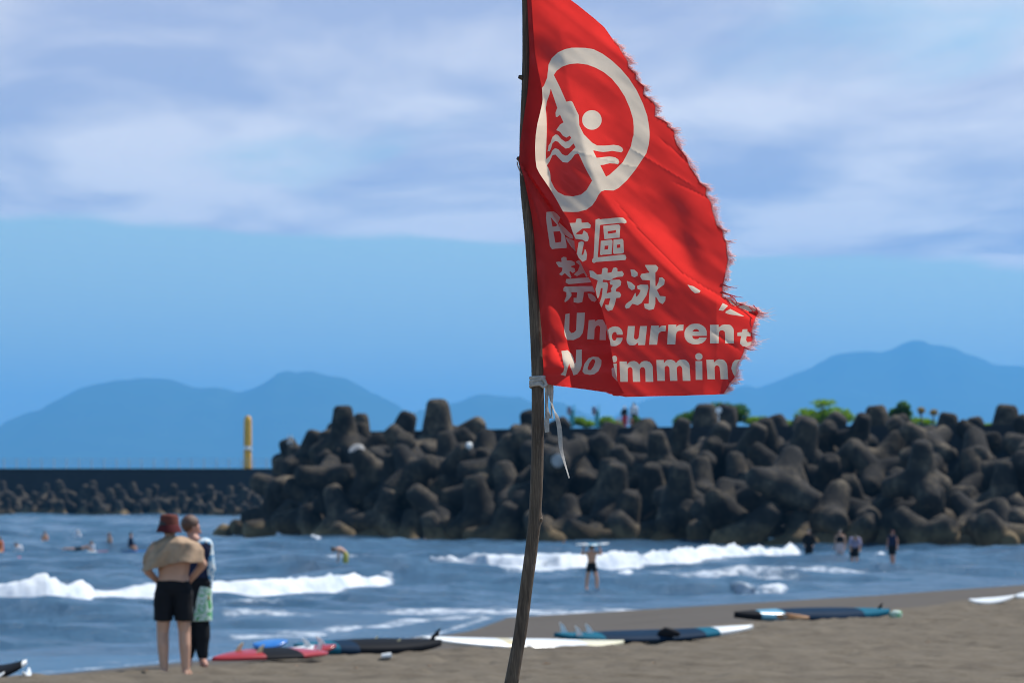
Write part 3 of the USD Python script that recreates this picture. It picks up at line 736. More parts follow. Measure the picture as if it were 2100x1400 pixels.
def person(label, loc, rot, skin_m, hair, J=None, wear=(), hat=None, res=0.03, sc=1.0, group=None, hair_long=False, face=(0, 1, 0), girth=1.0):
    j = {k: np.array(v, float) for k, v in {**J0, **(J or {})}.items()}
    t = thing("person", label, "person", loc, rot, group)
    g = girth
    r = dict(sh=.062, el=.044, wr=.030, hi=.092 * g, kn=.066, an=.044, to=.030)
    up = j["nck"] - j["chs"]; up /= np.linalg.norm(up)
    lat = j["shR"] - j["shL"]; lat /= np.linalg.norm(lat)
    hl = j["hiR"] - j["hiL"]; hl /= np.linalg.norm(hl)
    fv = np.array(face, float); fv /= np.linalg.norm(fv)
    torso = [hull((j["chs"] + lat * .085, .105 * g), (j["chs"] - lat * .085, .105 * g), (j["wst"] + lat * .06, .098 * g), (j["wst"] - lat * .06, .098 * g)),
             hull((j["wst"] + lat * .06, .098 * g), (j["wst"] - lat * .06, .098 * g), (j["pel"] + hl * .075, .105 * g), (j["pel"] - hl * .075, .105 * g)),
             hull((j["shL"], r["sh"]), (j["shR"], r["sh"]), (j["chs"] + lat * .08, .10 * g), (j["chs"] - lat * .08, .10 * g)), hull((j["shL"] + lat * .06, .05), (j["shR"] - lat * .06, .05), (j["nck"], .055))]
    limbs = []
    for s in "LR":
        limbs += [hull((j["sh" + s], .060), (j["el" + s], r["el"])), hull((j["el" + s], r["el"]), (j["wr" + s], r["wr"])),
                  hull((j["hi" + s], r["hi"]), (j["kn" + s], r["kn"]), (j["pel"] + (hl if s == "R" else -hl) * .075, .100 * g)),
                  hull((j["kn" + s], r["kn"]), (j["kn" + s] * .66 + j["an" + s] * .34 + np.array([0, -.02, 0]), .064), (j["an" + s], r["an"])), hull((j["an" + s], r["an"]), (j["to" + s], r["to"]), (j["an" + s] + np.array([0, -.045, -.045]), .03))]
        limbs += hand(j["wr" + s], j["wr" + s] - j["el" + s] * .999, 1 if s == "R" else -1, fv + np.array([.01, .02, .03]))
    H = j["hed"]
    headup = np.array([0, 0, 1.0]) if abs(fv[2]) < .5 else np.cross(np.cross(fv, [0, 0, 1.0]), fv)
    headup /= np.linalg.norm(headup); hs = np.cross(fv, headup)
    head = [hull((j["nck"], .055), (H - headup * .07, .052)), hull((H + headup * .025 - fv * .012, .094), (H - headup * .075 + fv * .035, .050), (H - headup * .01 + fv * .03, .075)),
            hull((H - headup * .012 + fv * .098, .012), (H - headup * .042 + fv * .112, .014), seg=6), hull((H - headup * .072 + fv * .083, .012), (H - headup * .072 + fv * .080 + hs * .02, .008), (H - headup * .072 + fv * .080 - hs * .02, .008), seg=6)]
    for q in (-1, 1):
        head.append(hull((H + hs * q * .092 - headup * .0, .017), (H + hs * q * .090 - headup * .035, .012), seg=6))
    M = torso[0]
    for q in torso[1:] + limbs + head:
        M = M + q
    b = tm(M, res, 5 if res < .02 else 3)
    b.apply_scale(sc)
    obj("body", b, skin_m, t, True)
    cutn = headup * .75 - fv * .66; cutn /= np.linalg.norm(cutn)
    hm = m3.Manifold.sphere(.106, 20).translate(list(H + headup * .03 - fv * .014)).trim_by_plane(list(cutn), float(H @ cutn) - .012)
    if hair_long:
        hm = hm + hull((H - fv * .06 + headup * .03, .07), (H - fv * .10 - headup * .12, .055)) + hull((H - fv * .10 - headup * .12, .055), (H - fv * .11 - headup * .24, .03))
    if hair is not None:
        h = tm(hm, .03, 2); h.apply_scale(sc); obj("hair", h, hair, t, True)
    if res < .02:
        ey = cat([trimesh.creation.icosphere(1, .011) for _ in range(2)]); n_ = len(ey.vertices) // 2
        vv = np.array(ey.vertices); vv[:n_] += H + headup * .012 + fv * .092 + hs * .034; vv[n_:] += H + headup * .012 + fv * .092 - hs * .034; ey.vertices = vv * sc
        obj("eyes", ey, hair_m, t)
    for part, bones, mt, *cut in wear:
        W = None
        for bn in bones:
            sp = []
            for a, rr in bn:
                p = j[a] if isinstance(a, str) else j[a[0]] * (1 - a[2]) + j[a[1]] * a[2]
                if not isinstance(a, str) and a[0] == "pel":
                    sp += [(p + hl * .07, rr), (p - hl * .07, rr)]
                elif a in ("pel", "wst", "chs"):
                    l_ = hl if a == "pel" else lat
                    sp += [(p + l_ * (.085 if a == "chs" else .075 if a == "pel" else .06), rr), (p - l_ * (.085 if a == "chs" else .075 if a == "pel" else .06), rr)]
                else:
                    sp.append((p, rr))
            q = hull(*sp); W = q if W is None else W + q
        if cut:
            W = W.trim_by_plane([0, 0, 1], cut[0])
            if len(cut) > 1:
                W = W.trim_by_plane([0, 0, -1], -cut[1])
        w = tm(W, res * 1.2, 1 if cut else 3); w.vertices += w.vertex_normals * ((meshkit.fbm(np.array(w.vertices) * 9, 3, 5) - .5) * .022)[:, None]
        w.apply_scale(sc); obj(part, w, mt, t, True)
    if hat:
        hat(t, H * sc, sc)
    return t


def shorts(ln=.62, g=1.0, loose=.018):
    return [[("pel", .112 * g + loose * .4), (("pel", "wst", .42), .112 * g)], [("hiL", .105 * g + loose), (("hiL", "knL", ln), .088 + loose * 1.6)], [("hiR", .105 * g + loose), (("hiR", "knR", ln), .088 + loose * 1.6)]]


def shirt(g=1.0, sleeve=.0, e=.010):
    b = [[("chs", .105 * g + e), ("wst", .098 * g + e)], [("wst", .098 * g + e), ("pel", .105 * g + e * .8)], [("shL", .062 + e), ("shR", .062 + e), ("chs", .10 * g + e)]]
    for s in "LR":
        if sleeve:
            b.append([("sh" + s, .062 + e), (("sh" + s, "el" + s, min(1, sleeve * 2)), .05 + e)])
        if sleeve > .5:
            b.append([("el" + s, .047 + e), (("el" + s, "wr" + s, sleeve * 2 - 1), .034 + e)])
    return b


def tights(to=1.0, e=.014):
    b = [[("pel", .105 + e)]]
    for s in "LR":
        b += [[("hi" + s, .094 + e), ("kn" + s, .072 + e), ("pel", .1 + e)], [("kn" + s, .072 + e), (("kn" + s, "an" + s, .34), .078 + e), (("kn" + s, "an" + s, to), .050 + e)]]
    return b


def ground(px, Y):
    x = (px - 1050) / FPX * Y
    return np.array([x, Y, float(sand_z(np.array([x]), np.array([Y]), True)[0])])


black = cloth("black_cloth", (0.010, 0.010, 0.012)); navy = cloth("navy_cloth", (0.015, 0.02, 0.05)); towel_m = cloth("towel_beige", (0.42, 0.29, 0.19), 0.22)
red_hat = cloth("hat_red", (0.125, 0.036, 0.026)); maroon = cloth("hat_maroon", (0.085, 0.014, 0.016))
pattern = usdkit.material(stage, L + "patterned_white_blue", {"tc": ("texture_coordinate", {}), "n": ("noise_texture", {"scale": 14.0, "detail": 3.0}), "r": ("rgb_ramp", {"interpolate": False, "ramp": [(0.0, (0.10, 0.30, 0.50)), (0.44, (0.55, 0.66, 0.70)), (0.53, (0.72, 0.74, 0.72)), (0.62, (0.16, 0.38, 0.55))]}), "p": ("principled_bsdf", {"roughness": 0.8})}, [("tc.object", "n.vector"), ("n.fac", "r.fac"), ("r.color", "p.base_color")], surface="p.BSDF")
pattern_g = usdkit.material(stage, L + "patterned_green_white", {"tc": ("texture_coordinate", {}), "n": ("noise_texture", {"scale": 11.0, "detail": 3.0}), "r": ("rgb_ramp", {"interpolate": False, "ramp": [(0.0, (0.06, 0.30, 0.08)), (0.42, (0.52, 0.64, 0.58)), (0.56, (0.08, 0.42, 0.12)), (0.62, (0.50, 0.62, 0.60))]}), "p": ("principled_bsdf", {"roughness": 0.8})}, [("tc.object", "n.vector"), ("n.fac", "r.fac"), ("r.color", "p.base_color")], surface="p.BSDF")

# man in the towel, his back to us
g = ground(357, 42.0)
SC = 1.02


def bucket_hat(t, H, sc):
    cr = trimesh.creation.revolve(np.array([(0, .145), (.075, .140), (.098, .120), (.105, .05), (.108, .01)]) * sc, sections=28); v = np.array(cr.vertices); v[:, 1] *= 1.12; cr.vertices = v + H
    obj("hat_crown", cr, red_hat, t, True)
    br = trimesh.creation.revolve(np.array([(.106, .03), (.118, .02), (.142, -.045), (.138, -.05), (.108, .0)]) * sc, sections=28); v = np.array(br.vertices); v[:, 1] *= 1.1; v += (meshkit.fbm(v * 8, 2, 3) - .5)[:, None] * .012; br.vertices = v + H
    obj("hat_brim", br, maroon, t, True)


J = {"shL": (-.19, .01, 1.40), "shR": (.19, .01, 1.40), "elL": (-.275, -.03, 1.135), "elR": (.315, .02, 1.205), "wrL": (-.17, .10, 1.02), "wrR": (.165, .12, 1.03), "anL": (-.095, -.03, .08), "anR": (.135, -.03, .08), "knL": (-.115, .02, .49), "knR": (.118, .02, .49), "toL": (-.14, .14, .03), "toR": (.17, .13, .03), "hiL": (-.095, 0, .90), "hiR": (.095, 0, .90), "hed": (-.05, .02, 1.60), "nck": (-.02, 0, 1.46)}
man = person("man in red bucket hat and black shorts seen from behind, beige towel round his shoulders", g, 0.03, skin, hair_m, J, [("shorts", shorts(.86, 1.0, .010), black, .605, 1.035)], bucket_hat, 0.014, SC, face=(0.35, 1, 0), girth=1.02)
# towel: a draped cape held out over the elbows
th = np.linspace(0, 2 * np.pi, 72, endpoint=False); hs_ = np.linspace(0, 1, 26); TV = []
for k, h in enumerate(hs_):
    rx = np.interp(h, [0, .12, .30, .6, 1], [.085, .13, .245, .31, .345]); ry = np.interp(h, [0, .12, .3, .6, 1], [.085, .11, .145, .175, .20])
    for a in th:
        side = math.cos(a); back = -math.sin(a)
        hem = 1.215 + .035 * side + .035 * abs(side) ** 3 * -1.0 + (0.10 if side > .7 else 0) * 0
        top = 1.515
        z = top + (hem - top) * (h ** 1.15) + (.03 * side * h)
        sag = .034 * math.sin(a * 4 + 5 * h) * h + .02 * math.sin(a * 11 + 7 * h) * h
        TV.append(((rx + sag) * side - .0, -(ry + sag) * back * -1 * -1 + .005, z + .012 * math.sin(a * 4 + 1) * h))
TV = np.array(TV); n = len(th)
TV += ((meshkit.fbm(TV * 8, 3, 8) - .5) * .045)[:, None]
TF = []
for k in range(len(hs_) - 1):
    for q in range(n):
        TF.append((k * n + q, (k + 1) * n + q, (k + 1) * n + (q + 1) % n, k * n + (q + 1) % n))
x = single("towel", (TV * SC, np.array(TF)), towel_m, "beige towel draped over the shoulders of the man in the red hat", "towel", g, None, True)
sl = cloth("sandal_navy", (0.02, 0.03, 0.09))
for q, (dx, lb) in enumerate(((-.115, "left"), (.15, "right"))):
    sole = tm(m3.Manifold.batch_hull([m3.Manifold.cylinder(.022, .045, .045, 16).translate([dx * SC, -.09, 0]), m3.Manifold.cylinder(.022, .052, .052, 16).translate([dx * SC + .03 * (1 if dx > 0 else -1), .14, 0])]), .04, 0)
    s_ = single("sandal", sole, sl, f"dark blue sandal under the {lb} foot of the towel man", "sandal", g + np.array([0, 0, -.012]))

# the companion beside him
g = ground(402, 43.3)
JB = {"hed": (-.055, .05, 1.575), "nck": (-.02, .01, 1.44), "elL": (-.21, .08, 1.13), "wrL": (-.08, .10, .90), "elR": (.17, -.01, 1.11), "wrR": (.13, -.02, .86), "shR": (.125, .0, 1.38), "shL": (-.15, .02, 1.38), "anL": (-.075, .0, .08), "anR": (.085, -.02, .08), "knL": (-.07, .02, .49), "knR": (.075, .0, .49), "toL": (-.06, -.15, .03), "toR": (.13, -.14, .03), "hiL": (-.07, 0, .90), "hiR": (.07, 0, .90)}
sleeve = [[("shR", .072), (("shR", "elR", 1.0), .056)], [("elR", .057), (("elR", "wrR", .9), .044)], [("shR", .075), (("shR", "chs", .45), .10), (("shR", "wst", .7), .085)]]
person("brown haired companion in patterned rash guard, green shorts and black leggings beside the towel man", g, 0.0, skin3, brown_hair, JB,
       [("rash_guard", shirt(.92, 0, .012), navy), ("sleeve", sleeve, pattern), ("leggings", tights(.86), black), ("board_shorts", shorts(1.0, .92, .018), pattern_g, .52)], None, 0.016, 1.0, face=(0.75, 0.25, -0.18), girth=.92)

# waders and swimmers
wadeg = "bathers wading in the surf"


def wade(px, pywl, sink):
    Y = ywater(pywl); return np.array([(px - 1050) / FPX * Y, Y, -sink])


lime = cloth("lime_shorts", (0.42, 0.38, 0.08)); greenc = cloth("green_cloth", (0.03, 0.12, 0.05)); lilac = cloth("lilac_cloth", (0.34, 0.30, 0.40)); pinkw = cloth("pale_pink_cloth", (0.62, 0.47, 0.45)); white_c = cloth("white_cloth", (0.74, 0.75, 0.78)); orange_c = cloth("orange_cloth", (0.80, 0.19, 0.06)); red_c = cloth("red_cloth", (0.55, 0.03, 0.03)); blue_c = cloth("blue_cloth", (0.03, 0.09, 0.42)); lb_c = cloth("light_blue_cloth", (0.12, 0.42, 0.62))
Jbend = {"pel": (.10, 0, .93), "hiL": (.10, .09, .90), "hiR": (.10, -.09, .90), "wst": (.02, 0, 1.08), "chs": (-.19, 0, 1.20), "nck": (-.33, 0, 1.23), "hed": (-.46, 0, 1.18), "shL": (-.25, .17, 1.20), "shR": (-.25, -.17, 1.18), "elL": (-.24, .20, .92), "elR": (-.20, -.20, .92), "wrL": (-.26, .14, .68), "wrR": (-.24, -.12, .66), "knL": (.06, .12, .50), "knR": (.10, -.12, .5), "anL": (.08, .12, .08), "anR": (.14, -.12, .08), "toL": (-.06, .12, .03), "toR": (-.02, -.12, .03)}
person("bather in lime yellow shorts bending forward in shallow water left of the flagpole", wade(705, 1172, .18), 0, skin, hair_m, Jbend, [("shorts", shorts(.62, 1.0, .02), lime)], None, .03, 1.0, face=(-.55, 0, -.8))
p2 = wade(1213, 1205, .10)
Jov = {"elL": (-.36, .04, 1.38), "elR": (.36, .04, 1.38), "wrL": (-.30, .04, 1.66), "wrR": (.30, .04, 1.66), "shL": (-.18, 0, 1.43), "shR": (.18, 0, 1.43), "anL": (-.2, 0, .08), "anR": (.2, -.02, .08), "knL": (-.19, .02, .49), "knR": (.17, .02, .49), "hed": (0, .02, 1.58)}
person("slim bather in black trunks carrying a surfboard on the head right of the flagpole", p2, math.pi, skin2, hair_m, Jov, [("trunks", shorts(.30, .95, .012), black)], None, .03, .97, girth=.86)
Jw = {"anL": (-.10, .12, .08), "anR": (.08, -.14, .08), "knL": (-.1, .10, .49), "knR": (.09, -.02, .49)}
person("person in a black wetsuit walking ashore before the tetrapods, leftmost of four walkers", wade(1658, 1156, -.02), 3.0, skin, hair_m, {**Jw, "elL": (-.30, 0, 1.15), "elR": (.30, 0, 1.15), "wrL": (-.22, .1, .95), "wrR": (.22, .1, .95)}, [("wetsuit", shirt(1.12, .9, .02), black), ("wetsuit_legs", shorts(1.0, 1.05, .02), black)], None, .035, 1.0, face=(0, 1, -.2), girth=1.1)
person("bare shouldered person in black top and pale shorts, second of four walkers by the tetrapods", wade(1722, 1158, -.02), 2.9, skin, hair_m, Jw, [("top", [[("chs", .113), ("wst", .104)]], black), ("shorts", shorts(.55, 1.0, .02), pinkw)], None, .035, 1.0)
person("stooping person in lilac shirt and black shorts, third of four walkers by the tetrapods", wade(1751, 1162, -.02), 3.2, skin2, hair_m, {**Jw, "chs": (0, .16, 1.27), "nck": (0, .28, 1.33), "hed": (0, .40, 1.36), "shL": (-.19, .19, 1.33), "shR": (.19, .19, 1.33), "elL": (-.26, .26, 1.08), "elR": (.26, .26, 1.08), "wrL": (-.22, .34, .86), "wrR": (.22, .34, .86)}, [("shirt", shirt(1.15, .5, .02), lilac), ("shorts", shorts(.8, 1.05, .03), black)], None, .035, 1.0, face=(0, .8, -.5), girth=1.1)


def cap_maker(mt):
    def f(t, H, sc):
        c_ = trimesh.creation.revolve(np.array([(0, .125), (.06, .115), (.098, .07), (.108, .02)]) * sc, sections=20); c_.apply_translation(H)
        obj("cap", c_, mt, t, True)
    return f


person("person in reddish cap and dark sleeveless suit, rightmost of four walkers by the tetrapods", wade(1829, 1160, -.02), 2.7, skin3, hair_m, {**Jw, "hed": (-.03, .06, 1.58)}, [("suit", shirt(1.0, 0, .015), navy), ("shorts", shorts(.7, 1.0, .02), black)], cap_maker(maroon), .035, 1.0)

Jsit = {"pel": (0, 0, .25), "hiL": (-.10, 0, .25), "hiR": (.10, 0, .25), "wst": (0, .0, .42), "chs": (0, .03, .64), "nck": (0, .05, .78), "hed": (0, .08, .92), "shL": (-.175, .03, .72), "shR": (.175, .03, .72), "elL": (-.23, .08, .45), "elR": (.23, .08, .45), "wrL": (-.16, .25, .30), "wrR": (.16, .25, .30), "knL": (-.24, .30, .12), "knR": (.24, .30, .12), "anL": (-.28, .28, -.30), "anR": (.28, .28, -.30), "toL": (-.3, .42, -.35), "toR": (.3, .42, -.35)}
Jprone = {"pel": (0, 0, .16), "hiL": (-.09, -.05, .15), "hiR": (.09, -.05, .15), "wst": (0, .18, .18), "chs": (0, .42, .25), "nck": (0, .58, .34), "hed": (0, .68, .42), "shL": (-.18, .50, .28), "shR": (.18, .50, .28), "elL": (-.30, .60, .10), "elR": (.30, .60, .10), "wrL": (-.30, .82, .02), "wrR": (.30, .82, .02), "knL": (-.1, -.45, .14), "knR": (.1, -.45, .14), "anL": (-.1, -.88, .16), "anR": (.1, -.88, .16), "toL": (-.1, -1.02, .12), "toR": (.1, -1.02, .12)}


def swim(px, py, sink=0.0):
    return wade(px, py, sink - .10 if sink < .5 else sink - .05)


person("bather in an orange vest at the left edge of the sea", swim(3, 1139, .05), 2.2, skin2, hair_m, Jsit, [("vest", shirt(1.1, .3, .02), orange_c)], None, .035)
person("bather in white top and dark shorts with a red float near the left edge", swim(40, 1137, .35), 2.8, skin, hair_m, {**Jsit, "chs": (.05, .1, .60), "hed": (.08, .2, .84)}, [("top", shirt(1.05, .4, .02), white_c), ("shorts", shorts(.8, 1, .02), black)], None, .035)
person("bare bather standing farther out behind the white board at the left", swim(93, 1113, .30), 3.4, skin2, hair_m, {**Jsit, "elL": (-.2, .1, .5), "elR": (.2, .1, .5)}, [("trunks", shorts(.5, 1, .01), red_c)], None, .035)
person("bather in white rash guard and white cap, farthest out among the left swimmers", swim(161, 1108, .30), 3.0, skin, hair_m, Jsit, [("rash_guard", shirt(1.05, .9, .02), white_c)], cap_maker(white_c), .035)
person("tanned surfer lying prone on a blue board, paddling among the left swimmers", swim(165, 1133, .0), -math.pi / 2 + .1, skin, hair_m, Jprone, [("trunks", shorts(.5, 1, .01), black)], None, .03, face=(0, 1, -.1))
person("dark haired child leaning on a white board among the left swimmers", swim(190, 1133, .25), 2.6, skin2, hair_m, Jsit, [("rash_guard", shirt(1.0, .6, .01), white_c)], None, .03, .85)
person("bare shouldered bather sitting on a board behind the paddling surfer", swim(227, 1130, -.02), 2.2, skin, brown_hair, Jsit, [("trunks", shorts(.6, 1, .02), blue_c)], None, .03)
person("person in navy rash guard sitting on a blue board left of the towel man", swim(268, 1131, .0), -1.2, skin2, hair_m, {**Jsit, "hed": (-.05, .05, .95)}, [("rash_guard", shirt(1.05, .9, .015), navy)], None, .03)
person("distant swimmer whose head shows at the foot of the tetrapods left of the flagpole", swim(872, 1115, .62), 3.0, skin3, hair_m, Jsit, [], None, .035)
person("distant swimmer whose head shows beside a pink board just right of the flagpole", swim(1156, 1121, .62), 3.0, skin2, hair_m, Jsit, [], None, .035)
person("distant bather with red top low in the water by the tetrapods left of the flagpole", swim(884, 1116, .55), 2.4, skin3, hair_m, Jsit, [("top", shirt(1, .3, .01), red_c)], None, .035, .9)

# two people and a bicycle on the breakwater path
b = at(1281, 874, 303)
person("person in white cap and red trousers on the breakwater path", (b[0], b[1], b[2] - .1), 2.6, skin, hair_m, {"elL": (-.24, .12, 1.13), "wrL": (-.16, .34, 1.0), "elR": (.24, .12, 1.13), "wrR": (.16, .34, 1.0)}, [("jacket", shirt(1.1, .9, .02), black), ("trousers", tights(.9, .02), red_c)], cap_maker(white_c), .035)
b = at(1300, 876, 305)
person("person in a white shirt and black trousers on the breakwater path under the flag", (b[0], b[1], b[2] + .1), 3.0, skin, hair_m, None, [("shirt", shirt(1.12, .5, .02), white_c), ("trousers", tights(.9, .02), black)], None, .035, 1.08)
b = at(1281, 870, 298)
bk = thing("bicycle", "small red bicycle with pale red wheels standing before two people on the breakwater", "bicycle", (b[0], b[1], b[2] - .02), 0.15)
tyre_m = pm("pink_red_rubber", (0.60, 0.10, 0.10), 0.6, 0.1, 5, 0)
fr = cloth("bicycle_red", (0.50, 0.03, 0.03))
for xw in (-.40, .40):
    tr = trimesh.creation.torus(.235, .034, 24, 8); tr.apply_transform(trimesh.transformations.rotation_matrix(math.pi / 2, [1, 0, 0])); tr.apply_translation((xw, 0, .27))
    w_ = obj("wheel", tr, tyre_m, bk, True)
    sp = cat([tube([(xw, 0, .27), (xw + .22 * math.cos(a), 0, .27 + .22 * math.sin(a))], .006, 4) for a in np.arange(8) / 8 * 6.283])
    obj("spokes", sp, white_paint, bk)
obj("frame", cat([tube(p, .02, 8) for p in ([(-.40, 0, .27), (-.05, 0, .27), (.30, 0, .62)], [(-.05, 0, .27), (-.15, 0, .70)], [(-.40, 0, .27), (-.14, 0, .62), (.28, 0, .66)], [(.40, 0, .27), (.27, 0, .80)])]), fr, bk, True)
obj("handlebar", tube([(.22, -.26, .86), (.27, 0, .82), (.22, .26, .86)], .014, 8), black, bk)
obj("saddle", hull(((-.24, 0, .73), .05), ((-.06, 0, .74), .03)), black, bk)

# ------------------------------------------------------------------ surfboards
def paint(name, col, rough=0.25):
    return pm("board_" + name, col, max(rough, .55) if max(col) < .3 else rough, 0.08, 3, 0, spec=0.02 if max(col) < .3 else .3)


bw, bcr, bbk, btl, bbl, brd, bnv, bpk, bor = paint("white", (.76, .77, .76)), paint("cream", (.70, .65, .46)), paint("black", (.014, .015, .018), .5), paint("teal", (.015, .11, .17)), paint("blue", (.03, .17, .50)), paint("red", (.34, .03, .035)), paint("navy", (.012, .028, .055), .4), paint("pink", (.6, .10, .20)), paint("tan", (.38, .20, .09), .6)
bsky = paint("sky_blue", (.11, .30, .42)); bfin = paint("fin_white", (.72, .73, .72)); bfy = paint("fin_cream", (.62, .52, .30))


def surfboard(label, loc, yaw, Ln, W, T, zones, fins=(), rock=.10, flip=False, pitch=0.0, roll=0.0, group="surfboards lying on the beach", name="surfboard"):
    """zones: (name, t0, t1, material) from tail to nose; fins: (t, side, size, material)"""
    t = UsdGeom.Xform.Define(stage, numbered(name)); t.AddTranslateOp().Set(tuple(map(float, loc))); t.AddRotateXYZOp().Set((math.degrees(roll), math.degrees(pitch), math.degrees(yaw)))
    tag(t, label, "surfboard", group); t = t.GetPrim()

    def half(u): return W / 2 * np.clip(np.sin(np.pi * np.clip(u, 0, 1) ** .82), 0, 1) ** .62 * (1 if u > .5 else .55 + .45 * np.clip(u / .35, 0, 1) ** .5) + .004
    def mid(u): return rock * (max(0, u - .35) / .65) ** 2.2 + .35 * rock * (max(0, .25 - u) / .25) ** 2
    ring = 14
    for zn, a, b, mt in zones:
        us = np.linspace(a, b, max(4, int((b - a) * 44))); Vb = []
        for u in us:
            th_ = T * .72 * (.35 + .65 * np.sin(np.pi * np.clip(u, .02, .98)) ** .6)
            for k in range(ring):
                q = 2 * np.pi * k / ring
                Vb.append((u * Ln - Ln / 2, half(u) * np.sign(np.cos(q)) * abs(np.cos(q)) ** .75, (mid(u) + th_ * np.sin(q) + T / 2) * (-1 if flip else 1) + (T + rock if flip else 0)))
        Fb = []
        for k in range(len(us) - 1):
            for q in range(ring):
                Fb.append((k * ring + q, (k + 1) * ring + q, (k + 1) * ring + (q + 1) % ring, k * ring + (q + 1) % ring))
        Vb.append(np.mean(Vb[:ring], 0)); Vb.append(np.mean(Vb[(len(us) - 1) * ring:len(us) * ring], 0)); n_ = len(Vb)
        Ft = [x_ for f4 in Fb for x_ in ((f4[0], f4[1], f4[2]), (f4[0], f4[2], f4[3]))]
        for q in range(ring):
            Ft += [(n_ - 2, q, (q + 1) % ring), (n_ - 1, (len(us) - 1) * ring + (q + 1) % ring, (len(us) - 1) * ring + q)]
        obj(zn, trimesh.Trimesh(np.array(Vb), np.array(Ft), process=False), mt, t, 35)
    top = (T + rock) if flip else 0
    for (u, side, sz, mt) in fins:
        sz = sz * .85
        z0 = (top - mid(u) - .02) if flip else (T / 2 + mid(u) + .02)
        pl = Polygon([(0, 0), (sz * .95, 0), (sz * .62, sz * .30), (sz * .34, sz * .75), (-.18 * sz, sz * 1.12), (-.30 * sz, sz * 1.08), (-.10 * sz, sz * .6)])
        m_ = trimesh.creation.extrude_polygon(pl, .012); m_.apply_transform(trimesh.transformations.rotation_matrix(math.pi / 2, [1, 0, 0])); m_.apply_translation((u * Ln - Ln / 2, side, z0))
        obj("fin", m_, mt, t)
    return t


def onsand(px, Y, dz=0.0):
    q = ground(px, Y); q[2] += dz; return q


def slope(p0, p1):
    return -math.atan2(p1[2] - p0[2], p1[0] - p0[0])


def lay(label, pxa, pxb, Y, W, T, zones, fins=(), dY=0.0, dz=0.0, tilt=.16, **kw):
    """board whose tail lies at column pxa and nose at pxb"""
    a, b = onsand(pxa, Y - dY), onsand(pxb, Y + dY)
    d = b - a; Ln = float(np.linalg.norm(d))
    yaw = math.atan2(d[1], d[0]); pitch = -math.asin(np.clip(d[2] / Ln, -1, 1))
    return surfboard(label, (a + b) / 2 + np.array([0, 0, dz + .5 * W * math.sin(tilt) - .01]), yaw, Ln, W, T, zones, fins, pitch=pitch, roll=tilt if math.cos(yaw) > 0 else -tilt, **kw)


lay("black board with a white nose tip cut by the left edge of the picture", -70, 60, 39.6, .5, .075, [("board", 0, .93, bbk), ("nose", .93, 1, bw)], dz=.01)
lay("white board end sticking up at the bottom left corner", 52, 66, 38.0, .07, .04, [("board", 0, 1, bw)], dz=-.01, dY=.4)
lay("low grey white board at the very bottom left corner", -80, 12, 36.6, .3, .03, [("board", 0, 1, bfin)], dz=-.02)
lay("red surfboard with its underside shadow painted black, cream fins, right of the couple", 672, 436, 46.2, .5, .07, [("board", 0, .30, brd), ("band", .30, .62, bbk), ("nose", .62, 1, brd)], [(.62, .1, .13, bfy), (.72, -.1, .13, bfy), (.02, -.1, .13, bfin)], dY=-.5, flip=True, rock=.05)  # black middle band paints the shadow under the board
lay("blue bodyboard lying on the red surfboard", 520, 592, 47.2, .45, .06, [("board", 0, 1, bbl)], dz=.14, rock=.03)
lay("white and red striped board behind the red surfboard", 600, 690, 47.6, .45, .06, [("board", 0, .5, bw), ("nose", .5, 1, brd)], [(.3, .0, .14, bfin), (.6, .1, .14, bfin)], dz=.05, rock=.05)
lay("long black board bag with a teal nose between the red and the cream board", 905, 602, 48.6, .55, .13, [("bag", 0, .62, bbk), ("band", .62, .74, bnv), ("nose", .74, 1, btl)], [(.05, .0, .13, bbk), (.32, .1, .10, bfy), (.42, -.1, .10, bfy)], dY=-.6, rock=.05)
lay("cream white longboard with a yellow stain lying behind the flagpole", 1278, 862, 53.2, .56, .085, [("nose_end", 0, .22, bcr), ("deck", .22, .55, bw), ("stain", .55, .62, bfy), ("board", .62, 1, bw)], [(.92, .0, .14, bbk)], dY=-.9, rock=.10)
lay("dark navy surfboard with a white nose and white tail fins right of the flagpole", 1135, 1541, 55.8, .55, .10, [("tail", 0, .22, btl), ("board", .22, .72, bnv), ("band", .72, .80, btl), ("nose", .80, 1, bw)], [(.05, .1, .16, bfin), (.09, -.1, .16, bfin), (.16, .0, .18, bfin)], dY=.9, rock=.12, dz=.03)
lay("long dark blue board bag with a light blue band on the right of the beach", 1822, 1503, 66.5, .6, .16, [("tail", 0, .22, btl), ("bag", .22, .72, bnv), ("band", .72, .86, bsky), ("nose", .86, 1, bbk)], [(.06, .0, .15, bbk)], dY=-1.0, rock=.05)
lay("pale white board lying near the right edge of the beach", 1985, 2078, 79.5, .5, .07, [("board", 0, 1, bw)], rock=.10)
lay("short white board at the right edge of the beach", 2080, 2125, 82.5, .5, .07, [("board", 0, 1, bw)], rock=.05)
